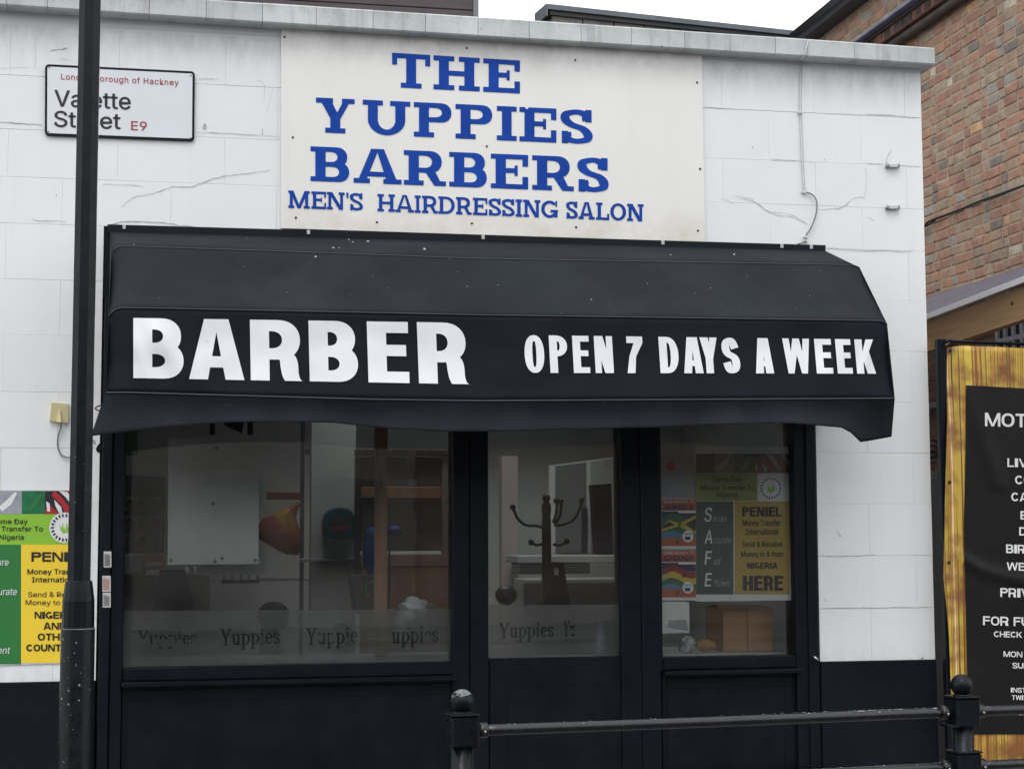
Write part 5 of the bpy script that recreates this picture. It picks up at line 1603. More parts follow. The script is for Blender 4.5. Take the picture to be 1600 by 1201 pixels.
# ================================================================== BUILDINGS ACROSS THE ROAD (seen only as reflections in the glass)
ob = thing('opposite_terrace', 'red brick terrace across the road reflected in the shop glass', 'building', (0, -22, 0))
OB = mat('far_brick', (.17, .115, .09), .9, var=.15, scale=2)
OW = mat('far_render', (.26, .235, .21), .8, var=.06)
m = MB(); m.box(-20, -3.2, -27, -21, 0, 6.6); m.box(3.8, 20, -27, -21, 0, 6.2); m.build('wall', OB, ob)
m = MB(); m.box(-3.19, 3.79, -27, -20.8, 0, 5.6); m.build('wall', OW, ob, 'pale rendered house wall between the brick ones')
wm = None
for i, x in enumerate([-18, -15.4, -12.8, -10.2, -7.6, -5.2, -2.0, .2, 2.2, 5, 7.6, 10.2, 12.8, 15.4]):
    for z in (1.0, 3.9):
        if wm is None:
            o_ = MB().box(0, 1.0, 0, .06, 0, 1.5, .01).build('window', mat('far_glass', (.05, .06, .07), .15), ob); wm = o_.data
        else:
            o_ = bpy.data.objects.new('window', wm); COL.objects.link(o_); o_.parent = ob
        yv = -20.79 if -3.2 < x < 3.7 else -20.99
        o_.location = Vector((x, yv, z)) 
def blob(nm, lab, cat, c, r, mt, nz=.25, seed=1, sub=3, part='body', parent=None, flat=0.0):
    bm = bmesh.new(); bmesh.ops.create_icosphere(bm, subdivisions=sub, radius=1)
    rnd = random.Random(seed)
    ph = [(rnd.uniform(1, 4), rnd.uniform(1, 4), rnd.uniform(1, 4), rnd.uniform(0, 6)) for _ in range(7)]
    for v in bm.verts:
        d = 1 + nz * sum(math.sin(a * v.co.x * 2 + b * v.co.y * 2 + c_ * v.co.z * 2 + p) for a, b, c_, p in ph) / 4
        v.co = v.co * d
        if flat and v.co.z < -flat: v.co.z = -flat
    m = MB(); m.smooth = True
    bm.verts.index_update()
    m.add([(c[0] + v.co.x * r[0], c[1] + v.co.y * r[1], c[2] + v.co.z * r[2]) for v in bm.verts], [[v.index for v in f.verts] for f in bm.faces])
    bm.free()
    if parent is None:
        parent = thing(nm, lab, cat, (c[0], c[1], c[2] - r[2]))
    m.build(part, mt, parent)
    return parent
# ================================================================== THINGS BEHIND THE GLASS
IY = GY + .012      # just inside the pane
def simple(name, lab, cat, px, py, Y, group=None):
    return thing(name, lab, cat, tuple(P(px, py, Y)), group)
# ---- posters stuck inside the right window
ps = simple('window_poster', 'money transfer poster with SAFE column and yellow PENIEL panel inside the right window', 'poster', 1160, 930, IY)
zx = lambda u: 1000 + u / 3.3346
zy = lambda v: 680 + v / 3.3346
QGRN = mat('dimmed_lime_print', (.22, .27, .08), .6); QDG = mat('dimmed_dark_green_print', (.045, .075, .068), .6); QYL = mat('dimmed_yellow_print', (.42, .30, .085), .6)  # poster inks darkened for the dimness behind the reflecting glass
m = MB(); pquad(m, [(zx(292), zy(865)), (zx(812), zy(858)), (zx(785), zy(58)), (zx(290), zy(60))], IY, .001); sh = m.build('sheet', PAPER, ps)
fI = lambda l: plane(IY - .0006 * l)
def iq(par, x0, y0, x1, y1, mt, l=1, nm='printed_panel', Y=IY):
    m = MB(); m.add([P(zx(x0), zy(y1), Y - .0006 * l), P(zx(x1), zy(y1), Y - .0006 * l), P(zx(x1), zy(y0), Y - .0006 * l), P(zx(x0), zy(y0), Y - .0006 * l)], [(0, 1, 2, 3)]); return m.build(nm, mt, par)
def itx(par, s, x0, x1, base, cap, mt=BLACKT, bold=.03, shear=0, l=2.5):
    m = MB(); text_px(m, s, zx(x0), zx(x1), zy(base), cap / 3.3346, fI(l), bold, shear); m.build('lettering', mt, par)
def icx(par, s, x0, x1, base, cap, mt=BLACKT, l=2.5):
    m = MB(); caps_px(m, s, zx(x0), zx(x1), zy(base), cap / 3.3346, fI(l), .27, .2); m.build('lettering', mt, par)
flag_strip(sh, 0, 0, lambda u, v, l: P(zx(292 + 484 * u), zy(196 - 100 * v), IY - .0006 * (1 + l)), dim=True)
iq(sh, 290, 58, 778, 94, PAPER); iq(sh, 290, 197, 612, 341, QGRN); iq(sh, 292, 343, 487, 828, QDG); iq(sh, 492, 343, 780, 828, QYL)
logo(sh, zx(682), zy(275), 19, fI(2), fI(3))
itx(sh, 'Same Day', 378, 530, 240, 26); itx(sh, 'Money Transfer To', 316, 596, 284, 25); itx(sh, 'Nigeria', 400, 508, 322, 25)
for s, b_, wdt, c_ in (('S', 448, 38, 72), ('A', 562, 38, 68), ('F', 672, 38, 70), ('E', 785, 38, 68)):
    itx(sh, s, 337, 337 + wdt, b_, c_, WHITET, .01, .15)
for s, b_, x1_ in (('ecure', 448, 452), ('ccurate', 560, 474), ('ast', 672, 420), ('fficient', 785, 468)):
    itx(sh, s, 382, x1_, b_, 34, GREY, .0, .15)
icx(sh, 'PENIEL', 532, 738, 422, 50); itx(sh, 'Money Transfer', 536, 732, 470, 30); itx(sh, 'International', 552, 720, 516, 30)
itx(sh, 'Send & Receive', 532, 742, 580, 28); itx(sh, 'Money to & from', 528, 746, 632, 28); icx(sh, 'NIGERIA', 558, 716, 694, 32); icx(sh, 'HERE', 536, 746, 808, 78)
for (nm, y0, jam, lab) in (('JAMAICA', 330, True, 'small orange SEND MONEY TO JAMAICA poster inside the right window'), ('GHANA', 597, False, 'small orange SEND MONEY TO GHANA poster below the Jamaica one')):
    t = simple('country_poster', lab, 'poster', 1060, zy(y0 + 262), IY, 'orange country posters')
    m = MB(); pquad(m, [(zx(112), zy(y0 + 262)), (zx(293), zy(y0 + 262)), (zx(292), zy(y0)), (zx(112), zy(y0))], IY, .001); s_ = m.build('sheet', PAPER, t)
    iq(s_, 114, y0 + 2, 291, y0 + 62, ORG); iq(s_, 114, y0 + 66, 291, y0 + 110, NAVY); iq(s_, 114, y0 + 110, 291, y0 + 205, SKYB); iq(s_, 114, y0 + 205, 291, y0 + 246, ORG)
    iq(s_, 200, y0 + 62, 291, y0 + 74, WHITET, 2)
    itx(s_, 'SEND MONEY TO', 122, 284, y0 + 22, 14, WHITET, .01); icx(s_, nm, 124, 278, y0 + 56, 26, NAVY); itx(s_, 'free' if False else 'P', 190, 205, y0 + 238, 20, NAVY, .05)
    gm, ym, bm_, rm = mat('country_green', C255(50, 95, 60), .5), mat('country_yellow', C255(185, 165, 60), .5), BLACKT, mat('country_red', C255(140, 45, 45), .5)
    def wave(c0, c1, mt, l):
        m = MB(); up, dn = [], []
        for k in range(13):
            u = k / 12; x = 114 + 177 * u
            wv = 26 * math.sin(u * 5.2 + .3) * (0.4 + .6 * u)
            up.append((x, y0 + c0 * (1 - .0) - wv + (30 * (1 - u) if k < 3 else 0) * .4)); dn.append((x, y0 + c1 - wv))
        pts = up + dn[::-1]
        m.add([P(zx(x), zy(y), IY - .0006 * l) for x, y in pts], [(i, i + 1, 25 - i - 1, 25 - i) for i in range(12)]); m.build('flag_print', mt, s_)
    if jam:
        wave(88, 180, gm, 3)
        for pts in ([(114, 150), (150, 118), (190, 132), (150, 150)], [(240, 128), (291, 105), (291, 168), (262, 150)]):
            m = MB(); m.add([P(zx(x), zy(y0 + y), IY - .0006 * 4) for x, y in pts], [tuple(range(4))]); m.build('flag_print', bm_, s_)
        for pts in ([(114, 158), (190, 132), (240, 112), (291, 85), (291, 100), (240, 128), (190, 146), (114, 170)], [(118, 140), (150, 110), (200, 125), (250, 145), (291, 172), (291, 184), (240, 160), (195, 140), (150, 120)]):
            m = MB(); m.add([P(zx(x), zy(y0 + y), IY - .0006 * 5) for x, y in pts], [(0, 1, 6, 7), (1, 2, 5, 6), (2, 3, 4, 5)] if len(pts) == 8 else [(0, 1, 8), (1, 2, 7, 8), (2, 3, 6, 7), (3, 4, 5, 6)]); m.build('flag_print', ym, s_)
    else:
        wave(92, 125, rm, 3); wave(125, 158, ym, 3); wave(158, 186, gm, 3)
        m = MB(); cx, cy = 229, y0 + 131
        pts = [(cx + (17 if k % 2 == 0 else 7) * math.sin(k * math.pi / 5), cy - (17 if k % 2 == 0 else 7) * math.cos(k * math.pi / 5)) for k in range(10)]
        m.add([P(zx(cx), zy(cy), IY - .0006 * 4)] + [P(zx(x), zy(y), IY - .0006 * 4) for x, y in pts], [(0, 1 + i, 1 + (i + 1) % 10) for i in range(10)]); m.build('flag_star', BLACKT, s_)
    m = MB(); pts = [(250 + 29 * math.cos(k * .393), y0 + 195 + 31 * math.sin(k * .393)) for k in range(16)]
    m.add([P(zx(x), zy(y), IY - .0006 * 6) for x, y in pts], [tuple(range(16))]); m.build('round_badge', WHITET, s_)
    iq(s_, 234, y0 + 196, 262, y0 + 214, NAVY, 7)
    itx(s_, 'Send', 230, 268, y0 + 188, 13, BLACKT, .02, l=7)
nt_ = simple('notice_sheet', 'plain white notice with a red ball emblem at the top of the right window', 'notice', 1055, 778, IY)
m = MB(); pquad(m, [(zx(100), zy(328)), (zx(286), zy(328)), (zx(286), zy(100)), (zx(98), zy(100))], IY + .002, .001); s_ = m.build('sheet', mat('faded_paper', (.32, .33, .33), .6), nt_)
m = MB(); pts = [(160 + 23 * math.cos(k * .393), 162 + 25 * math.sin(k * .393)) for k in range(16)]
m.add([P(zx(x), zy(y), IY + .0008) for x, y in pts], [tuple(range(16))]); m.build('red_emblem', REDP, s_)
for (x0_, x1_, b_, h_) in ((106, 222, 222, 14), (130, 214, 240, 8), (180, 236, 282, 12), (250, 284, 166, 8), (255, 284, 245, 10)):
    pass
m = MB(); text_px(m, 'MoneyGram', zx(104), zx(224), zy(222), 16 / 3.33, plane(IY + .0006), .01); m.build('lettering', GREY, s_)
bp_ = simple('paper_sheet', 'blank white paper hanging below the country posters in the right window', 'paper', 1055, 987, IY)
m = MB(); pquad(m, [(zx(112), zy(1030)), (zx(258), zy(1028)), (zx(256), zy(866)), (zx(113), zy(864))], IY + .002, .001); o_ = m.build('sheet', PAPER, bp_)
m = MB(); pquad(m, [(zx(140), zy(1000)), (zx(255), zy(1020)), (zx(240), zy(960)), (zx(150), zy(962))], IY + .0012); m.build('folded_corner', mat('faded_paper', (.32, .33, .33), .6), o_)
# window bed / shelf behind the right window, with box and bread
def shelf(nm, lab, xa, xb, z, y0, y1, mt):
    t = thing(nm, lab, 'shelf', ((xa + xb) / 2, y0, z))
    MB().box(xa, xb, y0, y1, z - .03, z, .003).build('board', mt, t)
    m = MB(); m.box(xa + .05, xa + .09, y0 + .05, y1 - .03, RZ0, z - .031); m.box(xb - .09, xb - .05, y0 + .05, y1 - .03, RZ0, z - .031); m.build('legs', mt, t)
    return t
IWH = mat('shelf_white', (.42, .43, .42), .5, var=.1)
shelf('window_shelf', 'white display shelf behind the right window holding a cardboard box', w3a - .02, w3b + .02, w3z + .004, .145, .62, IWH)
zsh = w3z + .004
cx_ = thing('cardboard_box', 'brown cardboard box standing on the shelf in the right window', 'box', tuple(P(1168, 1018, .25)))
CARD = mat('cardboard', (.40, .225, .13), .85, var=.1, scale=10)
a_ = P(zx(434), zy(1130), .22); b_ = P(zx(690), zy(905), .22)
m = MB(); m.box(a_.x, b_.x, .22, .48, zsh, b_.z, .004); o_ = m.build('body', CARD, cx_)
m = MB(); m.add([(a_.x, .22, b_.z + .001), (b_.x, .22, b_.z + .001), (b_.x, .34, b_.z + .015), (a_.x, .34, b_.z + .02)], [(0, 1, 2, 3)]); m.add([(a_.x, .48, b_.z + .001), (b_.x, .48, b_.z + .001), (b_.x, .36, b_.z + .012), (a_.x, .36, b_.z + .018)], [(0, 1, 2, 3)]); m.build('flap', CARD, cx_)
m = MB(); q = P(zx(560), zy(1010), .2185); m.box(q.x - .002, q.x + .002, .218, .2195, zsh, b_.z); m.build('seam', mat('card_seam', (.2, .11, .06), .9), o_)
q = P(1103, 1006, .26)
blob('bread_roll', 'golden bread roll in clear wrapping on the right window shelf', 'bread', (q.x, .26, zsh + .03), (.05, .04, .026), mat('bread_crust', (.42, .22, .07), .6, var=.2, scale=20), .08, 3)
q = P(1073, 1005, .22)
blob('crumpled_bag', 'crumpled clear plastic bag beside the bread roll', 'plastic bag', (q.x, .22, zsh + .035), (.035, .04, .035), mat('clear_plastic', (.42, .44, .44), .2), .4, 5)
# ---- left window
shelf('window_bench', 'long white bench behind the left window', w1a - .02, w1b + .1, w1z + .004, .145, .55, IWH)
wb = simple('blank_board', 'large plain white sheet taped behind the left window glass', 'board', 333, 881, IY)
SHEETW = mat('tracing_sheet', (.50, .50, .475), .7, var=.12, scale=5)
m = MB(); pquad(m, [(262, 882), (404, 880.5), (404.5, 682), (263, 684)], IY + .004, .003); s_ = m.build('sheet', SHEETW, wb)
TAPE = mat('grey_tape', (.11, .13, .15), .6)
for x, y in ((333, 786.5), (267, 875), (336, 877), (399, 875), (347, 872), (338, 700)):
    m = MB(); r = 3.2
    m.add([P(x + r * (1.3 if k % 2 == 0 else .6) * math.cos(k * .785), y + r * (1.3 if k % 2 == 0 else .6) * math.sin(k * .785), IY + .003) for k in range(8)], [tuple(range(8))]); m.build('tape', TAPE, s_)
hp = simple('haircut_poster', 'poster of nine haircut portraits on the left wall inside', 'poster', 227, 862, 1.2)
YH = 1.0
m = MB(); pquad(m, [(190, 864), (256, 863), (257, 745), (190, 741)], YH, .02); s_ = m.build('frame', mat('dark_board', (.05, .045, .042), .6), hp)
m = MB(); pquad(m, [(192, 862), (254, 861), (255, 776), (192, 776)], YH - .003); m.build('print', mat('portrait_ground', (.24, .21, .18), .6, var=.3, scale=12), s_)
random.seed(4)
for i, x in enumerate((203, 223, 243.5)):
    for j, y in enumerate((790, 818, 846)):
        skin = random.choice([(.16, .085, .055), (.10, .055, .035), (.24, .14, .10)])
        def el(cx, cy, rx_, ry_, mt, Y):
            m = MB(); m.add([P(cx + rx_ * math.cos(k * .5236), cy + ry_ * math.sin(k * .5236), Y) for k in range(12)], [tuple(range(12))]); return m.build('portrait', mt, s_)
        el(x, y + 11, 7.5, 5, mat('portrait_cloth_%d' % (i % 3), [(.05, .05, .06), (.2, .12, .03), (.12, .13, .14)][(i + j) % 3], .6), YH - .0045)
        el(x, y - 1.5, 6.0, 8.2, mat('portrait_hair', (.025, .02, .018), .6), YH - .006)
        el(x, y + 1.5, 5.0, 7.0, mat('portrait_skin_%d' % int(skin[0] * 100), skin, .6), YH - .0075)
# counter with coloured goods at the far left
ct = simple('product_counter', 'back counter with barber goods at the far left of the left window', 'counter', 240, 940, 1.3)
a_ = P(150, 900, 1.2); b_ = P(328, 900, 1.2)
m = MB(); m.box(RX0 + .01, b_.x, 1.2, 1.6, RZ0, P(230, 897, 1.2).z, .006); m.build('carcass', mat('dark_counter', (.15, .135, .12), .5, var=.3), ct)
zct = P(230, 897, 1.2).z
def goods(nm, lab, cat, x0, x1, ytop, mt, Y=1.25, dp=.12, kind='box'):
    t = simple(nm, lab, cat, (x0 + x1) / 2, 897, Y)
    a = P(x0, 890, Y); b = P(x1, ytop, Y)
    m = MB()
    if kind == 'box': m.box(a.x, b.x, Y, Y + dp, zct + .001, b.z, .004)
    else:
        r = (b.x - a.x) / 2; c = (a.x + b.x) / 2; h = b.z - zct
        m.lathe((c, Y + r, zct), [(r * .95, .001), (r, .01), (r, h * .68), (r * .45, h * .8), (r * .4, h)], 16)
    m.build('body', mt, t)
    m = MB()
    if kind == 'box': m.box(a.x + .01, b.x - .01, Y - .002, Y - .0005, zct + .02, zct + (b.z - zct) * .6)
    else: m.lathe((c, Y + r, zct + h), [(r * .48, 0), (r * .5, .03), (r * .3, .035)], 12)
    m.build('label' if kind == 'box' else 'cap', PAPER, t)
goods('white_carton', 'bright white carton on the counter at the far left', 'carton', 194, 206, 866, mat('carton_white', (.75, .76, .74), .5))
goods('cream_carton', 'cream carton beside the white one on the counter', 'carton', 207, 224, 866, mat('carton_cream', (.55, .56, .48), .5), Y=1.28)
goods('orange_carton', 'orange carton on the counter left of the white sheet', 'carton', 225, 258, 865, mat('carton_orange', (.55, .24, .12), .5), Y=1.3)
goods('spray_bottle', 'white bottle next to the dark chair back', 'bottle', 282, 296, 884, mat('bottle_white', (.6, .6, .58), .4), kind='b')
goods('spray_bottle', 'white bottle furthest right on the back counter', 'bottle', 300, 307, 884, mat('bottle_white', (.6, .6, .58), .4), kind='b', Y=1.3)
goods('blue_tub', 'blue tub with red lid in front of the cartons', 'tub', 224, 256, 905, mat('tub_blue', (.07, .075, .13), .5), Y=1.22)
goods('red_cap_tub', 'dark red tub on the counter below the orange carton', 'tub', 226, 256, 884, mat('tub_red', (.22, .015, .02), .5), Y=1.24)
# barber chairs
def barber_chair(px, ytop, Y, lab, wpx):
    q = P(px, ytop, Y)
    wd = abs(P(px + wpx / 2, ytop, Y).x - P(px - wpx / 2, ytop, Y).x)
    t = thing('barber_chair', lab, 'barber chair', (q.x, Y, RZ0), 'barber chairs inside')
    LT = mat('black_leather', (.006, .007, .011), .6, spec=.15); CH = mat('chrome', (.5, .5, .5), .2, metal=1)
    h = q.z
    m = MB(); v = []
    m.add([(q.x - wd * .30, Y, h), (q.x + wd * .12, Y, h), (q.x + wd * .5, Y - .1, h - .34), (q.x - wd * .5, Y - .1, h - .34),
           (q.x - wd * .30, Y + .1, h), (q.x + wd * .12, Y + .1, h), (q.x + wd * .5, Y + .05, h - .34), (q.x - wd * .5, Y + .05, h - .34)],
          [(0, 1, 2, 3), (4, 5, 6, 7), (0, 4, 5, 1), (1, 5, 6, 2), (2, 6, 7, 3), (3, 7, 4, 0)]); m.build('backrest', LT, t)
    m = MB(); m.box(q.x - wd * .5, q.x + wd * .5, Y - .55, Y - .06, .56, .68, .03); m.build('seat', LT, t)
    m = MB(); m.lathe((q.x, Y - .3, RZ0), [(.26, 0), (.25, .03), (.06, .06), (.045, .1), (.045, .44)], 20); m.build('pedestal', CH, t)
    for s_ in (-1, 1):
        m = MB(); m.box(q.x + s_ * wd * .52 - .03, q.x + s_ * wd * .52 + .03, Y - .5, Y - .08, .78, .83, .012); m.box(q.x + s_ * wd * .52 - .015, q.x + s_ * wd * .52 + .015, Y - .3, Y - .24, .6, .779); m.build('armrest', LT, t)
    return t
barber_chair(277, 890, .95, 'black barber chair with a slanted backrest behind the left window', 92)
bc2 = barber_chair(428, 985, 1.5, 'low black barber chair whose rounded headrest just shows above the frosted film', 62)
q = P(427, 962, 1.45)
blob('', '', '', (q.x, 1.45, q.z), (.082, .06, .072), mat('black_leather', (.006, .007, .011), .6), .03, 40, part='headrest', parent=bc2)
# plastic bag hanging from a red shelf rail
rl = simple('red_rail', 'dark red rail on the inside wall with an orange bag below', 'rail', 440, 780, 2.3)
YR2 = 2.3
m = MB(); pbox(m, 417, 768, 475, 780, YR2, YR2 + .04, .004); m.build('rail', mat('red_paint', (.16, .035, .025), .5), rl)
bgc = P(441, 826, YR2 - .06)
kx = abs(P(442, 800, YR2).x - P(441, 800, YR2).x)
t = thing('carrier_bag', 'orange and yellow plastic carrier bag hanging on the inside wall', 'carrier bag', (bgc.x, bgc.y, bgc.z - .2))
m = MB(); m.smooth = True
prof = [(474, 783, 3), (462, 790, 14), (447, 800, 32), (436, 812, 50), (436, 828, 66), (440, 845, 62), (452, 858, 40), (458, 864, 18)]
N = 20
vs = []
for j, (cx, cy, wpx) in enumerate(prof):
    c = P(cx, cy, YR2 - .07)
    for k in range(N):
        a = 2 * math.pi * k / N
        w_ = wpx / 2 * kx * (1 + .10 * math.sin(5 * a + j) + .05 * math.sin(9 * a + 2 * j))
        vs.append((c.x + w_ * math.cos(a), c.y + w_ * .45 * math.sin(a), c.z + .01 * math.sin(3 * a + j)))
m.add(vs, [(j * N + k, j * N + (k + 1) % N, (j + 1) * N + (k + 1) % N, (j + 1) * N + k) for j in range(len(prof) - 1) for k in range(N)] + [tuple(range((len(prof) - 1) * N, len(prof) * N)), tuple(range(N))])
m.build('body', mat('orange_plastic', (.30, .038, .014), .4, col2=(.45, .19, .015), scale=6, thr=(.48, .60)), t)
m = MB(); m.tube([P(468, 781, YR2 - .03), P(470, 772, YR2 - .02), P(474, 781, YR2 - .03)], .006, 6); m.build('handle', mat('orange_handle', (.6, .1, .02), .4), t)
# inner partition, pillar, doorway
pt = MB()
a_ = P(487, 700, 1.9); b_ = P(556, 700, 1.9)
pt.box(a_.x, b_.x, 1.9, 2.02, RZ0, RZ1 - .001); pt.build('partition', INWALL, shop)
m = MB(); q = P(471, 700, 2.2); q2 = P(476, 700, 2.2); m.box(q.x, q2.x, 2.2, 2.28, RZ0, RZ1 - .002); q3 = P(486, 700, 2.0); m.box(q2.x + .001, q3.x + .02, 2.2, 2.24, P(480, 709, 2.2).z, P(480, 701, 2.2).z); m.build('dark_batten', mat('dark_batten', (.04, .04, .045), .6), shop)
m = MB(); pbox(m, 470, 872, 560, 877, 1.84, 1.899, .003); m.build('dado_rail', IWH, shop)
m = MB(); pbox(m, 330, 903, 560, 906, 2.3, 2.34, .003); m.build('dado_rail', IWH, shop)
# teal clock radio shaped bag on the partition wall
t = simple('wall_clock_radio', 'teal rounded case with a red stripe mounted on the inside wall', 'case', 531, 840, 1.86)
TEAL = mat('teal_plastic', (.010, .075, .09), .3, var=.3, scale=30)
pts = [(505.5, 838), (505, 815), (508, 803), (515, 796), (524, 792.5), (534, 792), (544, 794.5), (551, 800), (556, 810), (556.5, 840), (530, 842)]
m = MB(); v = [P(x, y, 1.80) for x, y in pts]; n_ = len(v); c = P(531, 818, 1.80)
inner = [c + (p - c) * .9 + Vector((0, -.025, 0)) for p in v]
m.add(v + [p + Vector((0, .1, 0)) for p in v] + inner, [(i, (i + 1) % n_, n_ + (i + 1) % n_, n_ + i) for i in range(n_)] + [(i, (i + 1) % n_, 2 * n_ + (i + 1) % n_, 2 * n_ + i) for i in range(n_)] + [tuple(range(2 * n_, 3 * n_))]); s_ = m.build('case', TEAL, t)
m = MB(); pbox(m, 517, 822, 544, 828, 1.770, 1.774); m.build('red_stripe', REDP, s_)
m = MB(); pbox(m, 512, 806, 548, 819, 1.770, 1.774); m.build('display', mat('dark_display', (.02, .035, .045), .2), s_)
m = MB(); pbox(m, 527, 793.5, 540, 800, 1.79, 1.80, .002); m.build('top_button', mat('tan_button', (.30, .27, .18), .5), s_)
# doorway with glazed brown cupboard door
YD = 1.7
dr = simple('inner_door', 'brown wooden glazed inner door seen through the right of the left window', 'door', 650, 1030, YD)
def dbox(nm, x0, y0, x1, y1, mt, yo=0.0, th=.04, par=dr):
    m = MB(); pbox(m, x0, y0, x1, y1, YD + yo, YD + yo + th, .003); return m.build(nm, mt, par)
dbox('lintel', 556, 701, 712, 712, DARKW, -.03, .08)
dbox('jamb', 556, 713, 563, 940, DARKW, -.02, .07)
gl_ = dbox('upper_pane', 563.5, 713, 690, 860, mat('brown_glass', (.075, .058, .045), .2, var=.2, scale=4), .02, .01)
dbox('rail', 563.5, 760, 690, 778, WOOD, -.002, .03); dbox('rail', 563.5, 866, 702, 884, mat('pink_wood', (.36, .20, .13), .6, var=.1), -.005, .04)
dbox('lower_panel', 563.5, 885, 703, 1060, mat('orange_wood', (.34, .155, .085), .6, var=.12, scale=4, stretch=(6, 6, 1)), 0, .03)
dbox('stile', 690.5, 713, 701, 865, mat('grey_wood', (.22, .19, .165), .6), -.004, .04); dbox('stile', 702, 713, 712, 865, DARKW, -.006, .05)
for (x0, y0, x1, y1) in ((633, 715, 648, 730), (636, 749, 652, 759)):
    dbox('door_notice', x0, y0, x1, y1, mat('faded_notice', (.13, .115, .10), .6), .008, .002)
# timber post just inside the glass
tp = simple('timber_post', 'rough brown timber batten standing upright inside the left window', 'post', 597, 1032, .12)
m = MB(); a_ = P(588, 850, .12); b_ = P(606.5, 850, .12); m.box(a_.x, b_.x, .146, .18, w1z + .004, RZ1, .003); m.build('batten', mat('raw_timber', (.25, .14, .085), .7, var=.25, scale=4, stretch=(14, 14, 1)), tp)
m = MB(); m.box(a_.x - .004, a_.x - .0005, .15, .178, w1z + .004, RZ1); m.build('light_edge', mat('pale_edge', (.33, .27, .22), .7), tp)
# blue coat, bin with green loop, white bag, dark round basket
bl = mat('blue_cloth', (.012, .085, .33), .7, var=.2, scale=12)
q = P(580, 860, 1.2)
blob('blue_overall', 'bright blue overall hanging behind the timber batten', 'overall', (q.x, 1.2, q.z), (.042, .04, .115), bl, .18, 9)
q = P(617, 829, 1.2); blob('cap', 'small blue cap hung on the inner door', 'cap', (q.x, 1.25, q.z), (.035, .03, .022), mat('deep_blue_cloth', (.012, .035, .22), .7), .4, 12)
m = MB(); m.tube([P(608, 835, 1.3), P(608.5, 900, 1.3), P(607, 960, 1.3)], .005, 6); st_ = simple('hanging_string', 'thin dark blue cord hanging beside the timber batten', 'cord', 608, 960, 1.3); m.build('cord', mat('navy_cord', (.012, .02, .06), .6), st_)
bn_ = simple('waste_bin', 'dark bin with a green looped sticker beside the timber batten', 'bin', 572, 950, .8)
m = MB(); v = [P(550, 899, .8), P(590, 899, .8), P(590, 960, .8), P(558, 960, .8)]; m.slab([v[3], v[2], v[1], v[0]], .22); s_ = m.build('bin', mat('bin_black', (.035, .033, .03), .4, var=.2), bn_)
m = MB(); m.tube(spline([tuple(P(x, y, .795)) for x, y in ((588, 910), (579, 909), (572, 914), (571, 922), (575, 932))], 5), .005, 6); m.build('green_loop', mat('green_vinyl', (.05, .22, .06), .5), s_)
m = MB(); m.tube(spline([tuple(P(x, y, .795)) for x, y in ((577, 928), (574, 935), (578, 940), (582, 932))], 5), .003, 6); m.build('orange_loop', mat('orange_vinyl', (.4, .1, .03), .5), s_)
q = P(644, 952, .32)
blob('white_bag', 'crumpled white plastic bag on the bench inside the left window', 'plastic bag', (q.x, .32, q.z), (.058, .045, .042), mat('white_plastic', (.62, .63, .65), .35), .55, 22, 4)
q = P(625, 985, .30)
blob('white_wrapping', 'whitish wrapping slumped below the crumpled bag', 'wrapping', (q.x, .30, q.z), (.035, .05, .085), mat('dull_plastic', (.35, .36, .36), .5), .3, 23)
q = P(664, 975, .36)
blob('round_basket', 'dark round basket on the bench at the right end of the left window', 'basket', (q.x, .38, q.z), (.105, .08, .095), mat('dark_wicker', (.06, .062, .06), .8, var=.4, scale=40), .04, 25)
# tool rail
tr = simple('tool_rail', 'black rack with a row of small hooks on the rear wall', 'rack', 376, 911, 1.8)
m = MB(); pbox(m, 346, 906, 406, 910.5, 1.8, 1.83, .003); s_ = m.build('bar', BLACKP, tr)
for k in range(5):
    m = MB(); c = P(350 + k * 13, 906, 1.8); m.tube([c, c + Vector((0, -.01, .012)), c + Vector((0, -.004, .026))], .003, 6); m.build('hook', BLACKP, s_)
# top of window: black bracketed screen
tv = simple('hanging_screen', 'dark bracketed screen hanging from the ceiling at the top of the left window', 'screen', 361, 675, 1.4)
for x in (328, 387):
    m = MB(); pbox(m, x, 640, x + 8, 679, 1.4, 1.43, .003); m.build('bracket', BLACKP, tv)
m = MB(); m.slab([P(352, 664, 1.42), P(378, 676, 1.42), P(386, 640, 1.42), P(336, 640, 1.42)], .05); m.build('screen', BLACKP, tv)
gs = simple('green_sign', 'small bright green sign at the top left corner inside the left window', 'sign', 205, 705, .5)
m = MB(); pbox(m, 196, 655, 215, 711, .5, .51, .002); m.build('panel', mat('green_paint', (.09, .22, .035), .5, var=.3, scale=8), gs)
